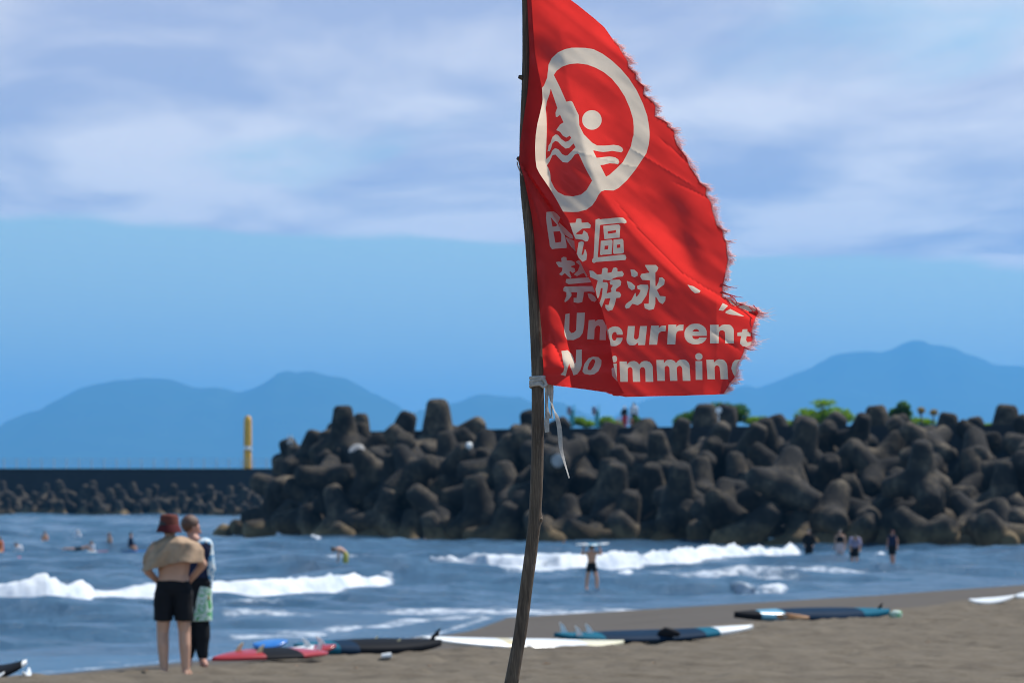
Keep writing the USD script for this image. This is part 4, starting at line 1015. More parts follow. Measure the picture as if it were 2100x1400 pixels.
# boards in the water and in hands
for (lb, px, py, Ln, mts, dz, yw) in (("white surfboard floating behind the bather with the red float", 54, 1117, 1.5, [("board", 0, 1, bw)], .06, .1), ("light blue board under the paddling surfer at the left", 175, 1133, 2.1, [("board", 0, 1, bsky)], -.02, 3.1), ("white and red board under the leaning child at the left", 200, 1134, 1.3, [("board", 0, .5, bw), ("nose", .5, 1, brd)], .05, .1),
                               ("blue board under the bare shouldered bather at the left", 214, 1129, 1.7, [("board", 0, 1, bbl)], .12, .2), ("bright blue board under the person in navy left of the towel man", 280, 1131, 1.8, [("board", 0, 1, bbl)], .0, .1), ("pink board floating by the tetrapods just right of the flagpole", 1118, 1121, 1.5, [("board", 0, 1, bpk)], .03, .05)):
    surfboard(lb, wade(px, py, -dz), yw, Ln, .5, .07, mts, group="surfboards out in the water", rock=.06)
surfboard("white and turquoise surfboard carried on the head of the bather in black trunks", p2 + np.array([0.02, 0, 1.645]), .55, 1.45, .5, .07, [("tail", 0, .3, bw), ("board", .3, .7, bsky), ("nose", .7, 1, bw)], group="surfboards out in the water", rock=.05)
tr = trimesh.creation.icosphere(2, .16)
single("float", tr, red_c, "round red float in front of the bather in the white top at the left", "float", wade(41, 1143, .1) , None, True)

# odd things left on the sand
g = onsand(783, 47.2)
cup = thing("plastic_cup", "crushed white plastic cup on the sand below the black board bag", "cup", (g[0], g[1], g[2] + .03))
cm = trimesh.creation.revolve(np.array([(0, 0), (.034, 0), (.045, .12), (.041, .12), (.031, .006), (0, .006)]), sections=18); cm.apply_transform(trimesh.transformations.rotation_matrix(1.5, [0, 1, .2])); cm.vertices[:, 2] *= .8
obj("cup_wall", cm, bw, cup); 
g = onsand(1372, 55.6)
single("black_bag", tm(hull(((-.12, 0, .08), .05), ((.12, 0, .07), .04), ((-.05, 0, .12), .05), ((.06, .05, .10), .04)), .03, 4), black, "small black bag lying on the dark navy surfboard", "bag", (g[0], g[1], g[2] + .10), None, True)
g = onsand(1624, 65.2)
strap = cat([tube([(-.26, .1, .06), (-.1, -.1, .09), (.12, 0, .06), (.28, .1, .03)], .022, 8), tube([(-.24, 0, .03), (0, -.15, .04), (.26, -.05, .03)], .02, 8)])
single("tan_strap", strap, bor, "tan brown straps beside the long dark blue board bag", "strap", g, None, True)
g = onsand(1835, 67.5)
single("clothes_pile", boulder((.12, .10, .08), 5), pattern_g, "small pile of white and green clothes at the end of the dark blue board bag", "clothes", g, None, True)
rl = np.random.default_rng(9)
leafm = pm("dry_leaf", (0.30, 0.16, 0.07), 0.8, 0.4, 3, 0)
for k, (px, Y) in enumerate(((880, 43.5), (610, 43.8), (1555, 41.5), (1460, 48), (1340, 45), (300, 41.0), (730, 41.8), (1900, 55), (1120, 44))):
    q = onsand(px, Y, .012); a = rl.uniform(0, 6)
    lv = [(-.05, 0, 0), (0, .022, .012), (.055, 0, .004), (0, -.022, .01)]
    lv = np.array(lv) @ rz(a).T
    single("dry_leaf", (np.vstack([lv, lv + [0, 0, .002]]), np.array([(0, 1, 2), (0, 2, 3), (4, 6, 5), (4, 7, 6)])), leafm, ["dry brown leaf on the sand below the left end of the cream longboard", "dry brown leaf on the sand below the teal nose of the black board bag", "dry brown leaf nearest the bottom edge, right of the flagpole", "dry brown leaf on the sand below the white nose of the navy surfboard", "dry brown leaf on the sand between the flagpole and the navy surfboard", "dry brown leaf at the feet of the towel man", "dry brown leaf on the sand below the white plastic cup", "rightmost dry brown leaf on the foreground sand", "dry brown leaf just right of the flagpole foot"][k], "leaf", q, "dry leaves scattered on the foreground sand")

# ------------------------------------------------------------------ flag and driftwood pole
Y0 = 10.5


def C(name, *xy):
    """points traced in a magnified view of the photograph -> photograph pixels"""
    ox, oy, k = {"a": (1050, 80, 7), "b": (1050, 260, 7), "c": (1050, 420, 6.3636), "d": (1090, 620, 7), "e": (1340, 560, 5.3846)}[name]
    p = np.array(xy, float).reshape(-1, 2) / k + [ox, oy]
    return p.tolist()


def PG(*pts, r=1.2):
    p = Polygon(sum(pts, [])).buffer(0)
    return p.buffer(-r).buffer(2 * r).buffer(-r) if r else p


LF = np.array([(1086, -60), (1089, 0), (1093, 60), (1097, 111), (1103, 143), (1111, 179), (1113, 204), (1111, 216), (1107, 234), (1102, 254), (1099, 274), (1097, 303), (1098, 323), (1100, 343), (1107, 357), (1127, 386), (1141, 409), (1154, 433), (1166, 451), (1176, 480), (1180, 514), (1188, 533), (1198, 554), (1212, 577), (1220, 599), (1234, 632), (1240, 654), (1249, 686), (1254, 720), (1259, 753), (1264, 772), (1267, 784), (1280, 806), (1283, 813)], float)
HOIST = np.array([(1077, -60), (1081, 0), (1084, 60), (1086, 110), (1085, 150), (1082, 190), (1076, 230), (1070, 270), (1066, 300), (1065, 330), (1068, 345), (1074, 362), (1082, 400), (1090, 440), (1096, 490), (1100, 540), (1104, 600), (1109, 660), (1112, 700), (1113, 740), (1110, 770), (1114, 784)], float)
L2 = np.array([(1093, -60), (1100, 100), (1114, 190), (1120, 231), (1122, 259), (1120, 290), (1119, 330), (1126, 375), (1132, 410), (1150, 450), (1160, 500), (1160, 900)], float)
FLY = [(1128, -60), (1150, -20), (1170, 0), (1185, 11), (1200, 23), (1221, 40), (1240, 57), (1254, 77), (1262, 87), (1270, 96), (1272, 101), (1288, 126), (1289, 137), (1304, 150), (1305, 163), (1322, 177), (1320, 193), (1341, 210), (1345, 218), (1344, 239), (1369, 251), (1370, 259), (1383, 268), (1384, 284), (1389, 297), (1408, 322), (1414, 340), (1429, 362), (1436, 374), (1450, 385), (1448, 399), (1459, 416), (1461, 430), (1471, 462), (1483, 472), (1484, 486), (1490, 496), (1491, 517), (1494, 532), (1489, 557), (1483, 586), (1482, 609),
       (1492, 613), (1507, 618), (1522, 623), (1537, 628), (1552, 633), (1557, 642), (1549, 653), (1546, 664), (1542, 679), (1545, 694), (1540, 708), (1528, 712), (1526, 722), (1520, 735), (1513, 745), (1510, 757), (1511, 767), (1504, 779), (1498, 785), (1492, 797), (1485, 808)]
BOT_B = [(1400, 811), (1283, 813.5)]
BOT_A = [(1257, 811), (1255, 806), (1200, 798), (1135, 790), (1119, 786)]


def Lx(py): return np.interp(py, LF[:, 1], LF[:, 0])
def Hx(py): return np.interp(py, HOIST[:, 1], HOIST[:, 0])
def L2x(py): return np.interp(py, L2[:, 1], L2[:, 0])
def Mx(py): return np.maximum(Lx(py) - np.interp(py, [-60, 150, 343, 420, 640, 790, 900], [3, 10, 12, 24, 36, 20, 18]), Hx(py) + 1.5)


RIDGE = np.array([(1120, -100), (1150, 60), (1168, 180), (1192, 270), (1206, 325), (1222, 366), (1238, 398), (1264, 434), (1300, 478), (1345, 525), (1392, 570), (1440, 600), (1490, 628), (1560, 664), (1700, 740)], float)
# slope of the cloth across the tension fold (distance below the fold, slope)
TT = np.arange(-900, 900.0)
GG = np.interp(TT, [-900, -320, -200, -110, -75, -45, -14, -1, 7, 40, 110, 300, 420, 900], [-.02, -.05, -.03, .0, .06, .20, .40, .36, -.12, -.20, -.17, -.12, 0, 0])
GD = np.cumsum(GG) / 750.0; GD -= np.interp(235, TT, GD)


def ridge_t(px, py):
    best = np.full(px.shape, 1e9); sgn = np.zeros(px.shape)
    for a, b in zip(RIDGE[:-1], RIDGE[1:]):
        d = b - a; l2 = d @ d
        u = np.clip(((px - a[0]) * d[0] + (py - a[1]) * d[1]) / l2, 0, 1)
        qx, qy = px - a[0] - u * d[0], py - a[1] - u * d[1]
        ds = np.hypot(qx, qy); cr = d[0] * qy - d[1] * qx
        m = ds < best
        best = np.where(m, ds, best); sgn = np.where(m, np.sign(cr), sgn)
    return best * sgn


def sstep(x, a, b):
    t = np.clip((x - a) / (b - a), 0, 1); return t * t * (3 - 2 * t)


def wrinkle(px, py, sd):
    u, v = .776 * px + .632 * py, -.632 * px + .776 * py
    q = np.stack([u / 150, v / 34, 0 * u], -1)
    q2 = np.stack([u / 46, v / 13, 0 * u], -1)
    return (meshkit.noise(q, sd) - .5) * .0065 + (meshkit.noise(q2, sd + 1) - .5) * .0016


def crease(px, py, x0, y0, x1, y1, amp, w):
    """a thin pressed crease along a segment"""
    d = np.array([x1 - x0, y1 - y0]); l = np.hypot(*d); d = d / l
    t = (px - x0) * d[0] + (py - y0) * d[1]; n = -(px - x0) * d[1] + (py - y0) * d[0]
    return amp * np.exp(-np.abs(n) / w) * sstep(t, -15, 15) * (1 - sstep(t, l - 15, l + 15))


def D_B(px, py):
    t = ridge_t(px, py)
    D = .012 + np.interp(t, TT, GD) * sstep(py, -60, 350) - .0022 * np.exp(-np.abs(t + 12) / 3.0) * sstep(py, 400, 440)
    t2 = (px - 1172) * .62 - (py - 42) * .78
    D = D - .00046 * np.where(t2 > 0, np.sqrt(np.maximum(t2, 0) ** 2 + 100) - 10, 0) * (1 - sstep(px, 1235, 1330))
    D = D + .020 * (1 - sstep(px, 1108, 1215)) * -1.0 * sstep(py, 60, 140) * (1 - sstep(py, 420, 470))
    D = D + .013 * (np.tanh((px - 1415 - (py - 500) * .22) / 20)) * sstep(py, 390, 470) * (1 - sstep(t, -60, -10))
    D = D + .034 * np.clip((L2x(py) - px) / 20, 0, 1.3) * sstep(py, 170, 250) * (1 - sstep(py, 385, 440))
    # lower right flap curls back towards the light
    D = D - .00042 * np.maximum(px - 1470, 0) * sstep(py, 590, 640) * (1 - sstep(py, 690, 760)) + .00032 * np.maximum(py - 700, 0) * sstep(px, 1440, 1500) * -1.0
    D = D + crease(px, py, 1460, 680, 1512, 715, -.003, 5) + crease(px, py, 1385, 375, 1455, 408, -.0016, 3) + crease(px, py, 1355, 285, 1420, 342, -.0016, 3)
    D = D + crease(px, py, 1293, 304, 1420, 380, .0016, 4) + crease(px, py, 1170, 308, 1310, 345, .0012, 4)
    return D + wrinkle(px, py, 3)


def D_A(px, py):
    k = np.clip((px - Hx(py)) / np.maximum(Lx(py) - Hx(py), 4), 0, 1)
    D = -.024 + .006 * k
    D = D - .012 * np.tanh((px - 1160 - (py - 640) * .12) / 9) * sstep(py, 560, 610) * (1 - sstep(py, 690, 760))
    D = D + .010 * np.tanh((px - 1118 - (py - 640) * .05) / 9) * sstep(py, 520, 580) * (1 - sstep(py, 735, 770))
    D = D - .012 * np.tanh((px - 1172) / 10) * sstep(py, 700, 730) + .016 * sstep(py, 752, 772) * -1 * (1 - sstep(px, 1175, 1230)) + .014 * sstep(py, 716, 752) * (1 - sstep(px, 1175, 1230))
    D = D + crease(px, py, 1070, 340, 1130, 430, .010, 5) + crease(px, py, 1088, 360, 1165, 470, -.008, 6) + crease(px, py, 1074, 350, 1110, 470, -.006, 5) + crease(px, py, 1098, 380, 1180, 520, .006, 4)
    D = D + crease(px, py, 1130, 690, 1160, 760, -.006, 4) + crease(px, py, 1150, 560, 1180, 625, .004, 4)
    return D + wrinkle(px, py, 15) * 1.2


def cloth_piece(path, shape, D, mat, cell=4.0):
    """cuts a flat outline into small cells and lays it on the depth function"""
    from shapely import prepare, contains, intersects
    V, Fc = [], []
    x0, y0, x1, y1 = shape.bounds
    gx, gy = np.meshgrid(np.arange(math.floor(x0 / cell), math.ceil(x1 / cell)), np.arange(math.floor(y0 / cell), math.ceil(y1 / cell)))
    gx, gy = gx.ravel() * cell, gy.ravel() * cell
    import shapely
    cells = shapely.box(gx, gy, gx + cell, gy + cell)
    shapely.prepare(shape)
    full = shapely.contains_properly(shape, cells); part = shapely.intersects(shape, cells) & ~full
    nf_ = int(full.sum()); fx, fy = gx[full], gy[full]
    P = np.stack([np.stack([fx, fy], -1), np.stack([fx + cell, fy], -1), np.stack([fx + cell, fy + cell], -1), np.stack([fx, fy + cell], -1)], 1).reshape(-1, 2)
    i = np.arange(nf_)[:, None] * 4
    T = np.concatenate([i + [0, 1, 2], i + [0, 2, 3]])
    PP, TT_, o = [P], [T], len(P)
    for g in shapely.intersection(cells[part], shape):
        for q in getattr(g, "geoms", [g]):
            if q.geom_type != "Polygon" or q.area < .02:
                continue
            v, f = trimesh.creation.triangulate_polygon(q, engine="earcut")
            PP.append(v); TT_.append(np.asarray(f) + o); o += len(v)
    P = np.vstack(PP); T = np.vstack(TT_)
    d2 = np.cross(P[T[:, 1]] - P[T[:, 0]], P[T[:, 2]] - P[T[:, 0]])
    T = np.where((d2 > 0)[:, None], T[:, ::-1], T)
    px, py = P[:, 0], P[:, 1]
    W = at(px, py, Y0 + D(px, py)); e = .8
    wx = at(px + e, py, Y0 + D(px + e, py)) - at(px - e, py, Y0 + D(px - e, py)); wy = at(px, py + e, Y0 + D(px, py + e)) - at(px, py - e, Y0 + D(px, py - e))
    N = np.cross(wx, wy); N /= np.linalg.norm(N, axis=1, keepdims=True)
    N = np.where(N[:, 1:2] > 0, -N, N)
    return raw_mesh(path, W, T, N, mat)


# printed shapes
ring_o = PG(C("a", 400, 740, 460, 670, 505, 560, 515, 470, 525, 370, 570, 280, 660, 195, 760, 150, 850, 130, 940, 128, 1060, 132, 1170, 150, 1300, 215, 1430, 310, 1560, 430, 1680, 570, 1790, 740, 1880, 930, 1940, 1100, 1965, 1240, 1974, 1330),
            C("b", 1975, 140, 1965, 250, 1930, 380, 1850, 500, 1770, 620, 1650, 770, 1530, 880, 1460, 915, 1330, 912, 1280, 930, 1240, 980, 1200, 1060, 1150, 1130, 1070, 1190, 950, 1222, 860, 1225, 690, 1215, 590, 1040, 500, 850, 380, 700, 300, 560, 270, 300, 290, 0), r=0)
hole1 = PG(C("a", 600, 520, 640, 460, 720, 400, 820, 365, 940, 352, 1080, 370, 1200, 415, 1320, 480, 1430, 570, 1530, 690, 1620, 830, 1690, 990, 1735, 1140, 1748, 1260, 1747, 1380), C("b", 1735, 150, 1705, 290, 1640, 420, 1590, 510, 1500, 600, 1400, 690, 1350, 718, 1265, 550, 1310, 548, 1400, 525, 1480, 530, 1520, 542, 1540, 510, 1525, 470, 1480, 440, 1400, 428, 1300, 438, 1215, 448, 1160, 335, 1215, 350, 1310, 365, 1440, 348, 1510, 358, 1570, 370, 1597, 340, 1580, 300, 1530, 270, 1460, 262, 1320, 272, 1220, 270, 1150, 230, 1080, 160, 1030, 110, 985, 20), C("a", 965, 1240, 960, 1100, 920, 1020, 870, 910, 850, 893, 820, 893, 780, 905, 690, 700))
hole2 = PG(C("a", 555, 710, 600, 840, 650, 990, 625, 1060, 630, 1120, 650, 1122, 690, 1090, 740, 1200, 690, 1230, 635, 1310), C("b", 690, 75, 730, 130, 780, 158, 830, 130, 850, 160, 820, 200, 770, 220, 710, 180, 660, 120, 625, 112, 580, 150, 555, 230, 525, 270, 515, 335, 490, 440, 487, 400, 500, 60), C("a", 500, 1240, 495, 1120, 485, 1000, 500, 900, 540, 790), r=.5)
hole3 = PG(C("b", 560, 310, 580, 240, 620, 205, 660, 215, 710, 270, 770, 315, 820, 305, 885, 240, 912, 295, 860, 350, 800, 410, 770, 418, 720, 395, 670, 330, 620, 308, 580, 340, 550, 410, 490, 470, 487, 400, 515, 350, 540, 355), r=.5)
hole4 = PG(C("b", 500, 555, 540, 500, 580, 410, 625, 400, 680, 460, 730, 510, 800, 515, 850, 470, 900, 400, 940, 385, 960, 395, 1050, 590, 1150, 775, 1070, 910, 990, 975, 880, 1000, 760, 990, 660, 940, 610, 880, 560, 780, 545, 650, 520, 590))
from shapely.geometry import Point
headc = Point(C("a", 1147, 1164)[0]).buffer(20, 40)
emblem = unary_union([ring_o.difference(unary_union([hole1, hole2, hole3, hole4])), headc])

qu = unary_union([PG(C("c", 1090, 195, 1135, 180, 1150, 190, 1400, 165, 1450, 170, 1490, 205, 1495, 235, 1470, 245, 1430, 235, 1150, 262, 1118, 685, 1440, 650, 1480, 655, 1492, 690, 1480, 720, 1100, 745, 1070, 762, 1045, 745, 1045, 715, 1065, 690)),
                  PG(C("c", 1190, 275, 1395, 255, 1413, 280, 1405, 430, 1370, 430, 1245, 445, 1205, 450)).difference(PG(C("c", 1250, 345, 1358, 330, 1355, 365, 1252, 378), r=0)),
                  PG(C("c", 1160, 470, 1300, 455, 1312, 475, 1300, 645, 1190, 650, 1160, 660, 1148, 640)).difference(PG(C("c", 1210, 535, 1258, 530, 1252, 580, 1205, 585), r=0)),
                  PG(C("c", 1325, 455, 1440, 445, 1453, 465, 1462, 620, 1440, 635, 1330, 640, 1318, 625)).difference(PG(C("c", 1370, 520, 1412, 515, 1413, 560, 1368, 565), r=0))])
liu = unary_union([PG(C("c", 640, 205, 720, 240, 830, 235, 840, 185, 875, 178, 905, 188, 908, 235, 990, 228, 1030, 265, 1020, 305, 920, 310, 840, 370, 830, 385, 920, 385, 935, 330, 985, 370, 1003, 430, 990, 475, 960, 480, 920, 455, 830, 445, 805, 390, 740, 330, 690, 280)).difference(PG(C("c", 735, 285, 760, 300, 780, 300, 765, 345, 745, 330), r=0)), PG(C("c", 870, 490, 910, 475, 940, 490, 905, 660, 930, 650, 955, 560, 980, 650, 970, 720, 920, 745, 870, 690, 845, 640))])
liu_a = unary_union([PG(C("c", 610, 230, 690, 300, 790, 400, 800, 440, 760, 440, 690, 390, 640, 330), r=.5), PG(C("c", 700, 420, 810, 470, 835, 500, 828, 610, 770, 545, 720, 470), r=.5)])
ri = PG(C("c", 450, 95, 540, 85, 590, 120, 630, 170, 600, 240, 650, 330, 690, 400, 715, 540, 710, 565, 640, 568, 560, 572, 525, 582, 495, 540, 460, 300, 443, 170)).difference(unary_union([PG(C("c", 505, 160, 550, 215, 590, 262, 580, 280, 527, 285), r=0), PG(C("c", 540, 350, 625, 345, 645, 390, 640, 485, 565, 495), r=0)]))
jin = unary_union([PG(C("c", 640, 700, 670, 678, 710, 685, 715, 725, 770, 725, 820, 750, 825, 785, 770, 800, 740, 800, 820, 830, 825, 875, 790, 890, 755, 860, 750, 880, 775, 940, 765, 960, 730, 930, 690, 890, 650, 925, 615, 905, 650, 870, 660, 820, 610, 810, 570, 750, 610, 740, 650, 750)),
                   PG(C("c", 830, 745, 870, 720, 905, 750, 930, 830, 985, 930, 970, 945, 940, 890, 905, 900, 850, 930, 805, 910, 860, 860, 885, 790)), PG(C("c", 705, 970, 995, 945, 1040, 1010, 740, 1035, 700, 1015)),
                   PG(C("c", 670, 1090, 690, 1065, 1050, 1060, 1095, 1140, 1010, 1130, 940, 1135, 930, 1200, 915, 1270, 860, 1280, 805, 1270, 805, 1210, 845, 1215, 850, 1140, 770, 1140, 780, 1180, 740, 1235, 690, 1275, 685, 1250, 710, 1190, 710, 1140, 670, 1125)), PG(C("c", 985, 1155, 1040, 1165, 1080, 1195, 1105, 1240, 1080, 1265, 1040, 1255, 1000, 1210))])
you = unary_union([PG(C("c", 1010, 855, 1060, 865, 1110, 910, 1170, 905, 1180, 830, 1215, 820, 1250, 830, 1245, 890, 1300, 880, 1320, 825, 1350, 815, 1375, 830, 1375, 870, 1440, 865, 1460, 905, 1445, 935, 1380, 940, 1320, 960, 1290, 985, 1260, 985, 1190, 975, 1180, 1010, 1240, 1010, 1255, 1040, 1235, 1160, 1200, 1260, 1165, 1350, 1140, 1290, 1170, 1200, 1185, 1080, 1160, 1090, 1135, 1200, 1115, 1230, 1090, 1100, 1120, 985, 1060, 960, 1020, 940)),
                   PG(C("c", 1275, 1000, 1300, 980, 1400, 975, 1425, 1000, 1420, 1050, 1360, 1095, 1355, 1130, 1405, 1140, 1425, 1175, 1410, 1210, 1360, 1215, 1340, 1300, 1310, 1370, 1250, 1385, 1220, 1345, 1215, 1300, 1260, 1310, 1285, 1215, 1215, 1225, 1210, 1165, 1300, 1135, 1290, 1095, 1320, 1045, 1280, 1040))])
yong = unary_union([PG(C("c", 1545, 840, 1600, 850, 1640, 885, 1640, 925, 1600, 945, 1560, 930)), PG(C("c", 1495, 990, 1560, 1015, 1608, 1060, 1600, 1100, 1560, 1112, 1520, 1080)),
                    PG(C("c", 1630, 1060, 1680, 1040, 1775, 1045, 1780, 1090, 1755, 1180, 1690, 1280, 1640, 1310, 1590, 1295, 1570, 1290, 1530, 1345, 1490, 1355, 1472, 1325, 1490, 1290, 1560, 1240, 1615, 1130, 1620, 1210, 1660, 1160, 1680, 1110, 1640, 1100)),
                    PG(C("c", 1730, 785, 1880, 785, 1910, 820, 1895, 860, 1870, 885, 1870, 960, 1872, 1080, 1885, 1060, 1915, 1000, 1920, 950, 1960, 945, 1995, 980, 1985, 1040, 1890, 1110, 1930, 1190, 2005, 1195, 2000, 1250, 1965, 1295, 1920, 1270, 1870, 1180, 1870, 1290, 1850, 1360, 1790, 1372, 1735, 1350, 1720, 1290, 1785, 1290, 1790, 1150, 1800, 1080, 1800, 985, 1700, 980, 1672, 935, 1690, 900, 1800, 885, 1770, 850))])
bits = [PG(C("e", 375, 128, 440, 145, 520, 195, 510, 215, 460, 222, 420, 190), r=.5), PG(C("e", 765, 330, 825, 360, 770, 415, 720, 410), r=.5), PG(C("e", 800, 420, 850, 395, 1010, 480, 940, 470, 840, 455, 795, 440), r=.5), PG(C("e", 930, 370, 1000, 350, 1150, 395, 1130, 420, 1060, 425), r=.5), PG(C("e", 810, 280, 900, 315, 960, 350, 900, 365, 850, 330), r=.5),
        PG(C("e", 928, 655, 978, 650, 985, 620, 1040, 618, 1036, 648, 1078, 648, 1072, 698, 1030, 696, 1022, 735, 1036, 762, 1088, 756, 1082, 796, 1040, 815, 985, 806, 955, 775, 962, 735, 970, 694, 925, 692), r=.6), PG(C("e", 900, 960, 965, 950, 930, 1000, 915, 1060, 920, 1100, 900, 1140, 880, 1110, 860, 1050, 875, 990), r=.4)]
GLYPHS = {
    'c': [[0,84,0,116,9,149,19,163,37,182,67,196,86,200,118,200,144,194,179,172,198,141,200,116,131,116,125,135,112,143,97,143,89,139,77,123,73,100,75,84,83,67,99,57,110,57,119,61,127,69,131,84,200,84,200,66,185,35,159,13,135,4,108,0,79,2,41,17,13,46]],
    'u': [[0,138,6,162,15,179,30,192,43,198,79,200,97,194,124,170,127,172,127,196,200,196,200,0,127,0,125,117,121,128,106,138,94,138,85,134,75,119,73,0,0,0]],
    'r': [[0,200,107,200,110,89,121,73,142,62,200,60,200,0,156,0,137,4,121,12,108,24,104,22,104,0,0,0]],
    'e': [[0,85,2,126,13,154,35,180,69,196,85,200,117,200,156,189,170,180,189,161,198,141,198,133,133,133,131,140,119,148,97,150,82,144,73,130,70,119,73,117,200,117,198,72,187,44,163,19,133,4,115,0,85,0,61,6,43,15,15,43,6,61],[72,73,88,54,109,52,125,60,131,73,129,76,75,76]],
    'n': [[0,200,73,200,75,83,85,66,94,62,106,62,117,69,125,81,127,200,200,200,200,62,194,38,176,11,157,2,121,0,99,8,76,30,73,28,73,4,0,4]],
    'm': [[0,200,46,200,48,76,55,61,65,58,73,67,77,82,77,200,121,200,121,81,128,63,140,58,145,61,151,71,154,89,154,200,200,200,200,57,195,32,182,9,165,0,150,0,140,4,131,11,118,34,112,19,105,9,89,0,67,4,58,11,47,31,45,29,45,4,0,4]],
    'i': [[0,19,10,39,38,47,76,51,124,51,162,47,190,39,200,32,200,19,190,12,162,4,124,0,76,0,38,4,10,12],[5,200,190,200,190,59,5,59]],
}



def letter(ch, x0, y0, x1, y1, skew=0.0, rise=0.0):
    """one bold letter fitted into its box of photograph pixels"""
    s = None
    for p in GLYPHS[ch]:
        q = np.array(p, float).reshape(-1, 2) / 200
        w = (x1 - x0)
        X_ = x0 + q[:, 0] * w * (1 - abs(skew)) + (1 - q[:, 1]) * w * skew; Y_ = y0 + q[:, 1] * (y1 - y0) + rise * q[:, 0]
        g = Polygon(np.stack([X_, Y_], -1)).buffer(0)
        s = g if s is None else s.symmetric_difference(g)
    return s


latin = unary_union([letter("c", 1241, 669, 1278, 709.5, .06), letter("u", 1283.5, 668.5, 1327, 708, .10), letter("r", 1331, 667.5, 1366, 706.5, .12), letter("r", 1368, 665.5, 1402, 706, .08), letter("e", 1403, 663.5, 1450, 706, .02), letter("n", 1456, 665, 1505, 704, 0, 0),
                     letter("i", 1255, 729, 1265.5, 783), letter("m", 1272, 740, 1341, 782.5, -.02), letter("m", 1348, 737, 1418, 780.5, -.03), letter("i", 1426.5, 724, 1442, 778.5, -.05), letter("n", 1451, 736.5, 1496, 777.5, -.06)])
un = unary_union([PG(C("d", 485, 170, 547, 155, 540, 400, 570, 440, 610, 430, 640, 400, 652, 150, 768, 145, 755, 330, 735, 440, 690, 500, 600, 540, 510, 535, 480, 480, 468, 400), r=.6), PG(C("d", 822, 255, 912, 248, 908, 275, 960, 245, 1020, 245, 1050, 290, 1070, 340, 1068, 540, 978, 538, 985, 350, 960, 330, 925, 340, 905, 390, 898, 528, 797, 528), r=.4), PG(C("d", 1068, 300, 1090, 380, 1150, 560, 1110, 520, 1078, 400), r=0)])
no = unary_union([PG(C("d", 430, 695, 520, 685, 580, 745, 605, 800, 620, 880, 635, 860, 640, 680, 722, 675, 722, 900, 700, 970, 655, 1030, 600, 1045, 590, 1000, 550, 910, 545, 870, 520, 940, 490, 1055, 415, 1035, 460, 990, 470, 930, 450, 830), r=.5), PG(C("d", 730, 990, 760, 880, 820, 800, 890, 775, 960, 785, 1005, 830, 1000, 900, 960, 985, 900, 1030, 840, 1038, 760, 1025), r=.6).difference(PG(C("d", 805, 940, 830, 870, 870, 815, 905, 815, 915, 850, 890, 920, 850, 970, 815, 970), r=.4)), PG(C("d", 1150, 950, 1180, 930, 1250, 1150, 1190, 1090, 1155, 1050), r=0)])

ys = np.arange(-60, 785, 6.0)
polyA = Polygon([(Hx(y), y) for y in ys] + BOT_A[::-1] + [(1268, 812)] + [(Lx(y), y) for y in np.arange(806, -60, -6.0)]).buffer(0)
polyB = Polygon([(Mx(y), y) for y in np.arange(-60, 806, 6.0)] + [(1242, 806), (1283, 813.5), (1400, 811)] + FLY[::-1]).buffer(0)


def cloth_mat(name, dif, tra, fac):
    return usdkit.material(stage, L + name, {"tc": ("texture_coordinate", {}), "g": ("geometry", {}), "n": ("noise_texture", {"scale": 5.0, "detail": 5.0, "roughness": 0.65}), "w": ("noise_texture", {"scale": 900.0, "detail": 1.0}),
        "v": ("map_range", {"from_min": 0.25, "from_max": 0.75, "to_min": 0.84, "to_max": 1.10}), "hd": ("hsv", {"color": dif}), "ht": ("hsv", {"color": tra}),
        "b": ("bump", {"strength": 0.25, "distance": 0.0006}), "d": ("principled_bsdf", {"roughness": 0.75, "specular_ior_level": 0.25, "sheen_weight": 0.1}), "t": ("translucent_bsdf", {}), "m": ("mix_closure", {"fac": fac})},
        [("g.position", "n.vector"), ("g.position", "w.vector"), ("n.fac", "v.value"), ("v.result", "hd.value"), ("v.result", "ht.value"), ("hd.color", "d.base_color"), ("ht.color", "t.color"), ("w.fac", "b.height"), ("b.normal", "d.normal"), ("d.BSDF", "m.closure1"), ("t.BSDF", "m.closure2")], surface="m.closure")


red_cloth = cloth_mat("flag_red", (0.40, 0.040, 0.042), (0.92, 0.042, 0.034), 0.62)
white_print = cloth_mat("flag_white", (0.36, 0.34, 0.35), (0.95, 0.79, 0.61), 0.58)
base = at(1048, 1400, Y0); base[2] = sand_z(np.array([base[0]]), np.array([Y0]))[0]
flag = thing("warning_flag", "torn red flag warning of an undercurrent and no swimming, tied to a driftwood pole", "flag", (0, 0, 0))
fp = str(flag.GetPath())
printB = unary_union([emblem, qu, liu, you, yong, latin] + bits).buffer(0)
printA = unary_union([ri, liu_a, jin, un, no]).buffer(0)


def letters_of(s):
    """the separate pieces of a print, a dot joined to its stem"""
    gs = list(getattr(s, "geoms", [s])); out = []
    for g in sorted(gs, key=lambda q: -q.area):
        for k, o in enumerate(out):
            if g.bounds[0] > o.bounds[0] - 6 and g.bounds[2] < o.bounds[2] + 6 and abs(g.bounds[3] - o.bounds[1]) < 12 and g.area < o.area:
                out[k] = unary_union([o, g]); break
        else:
            out.append(g)
    return sorted(out, key=lambda q: (round(q.bounds[3] / 60), q.bounds[0]))


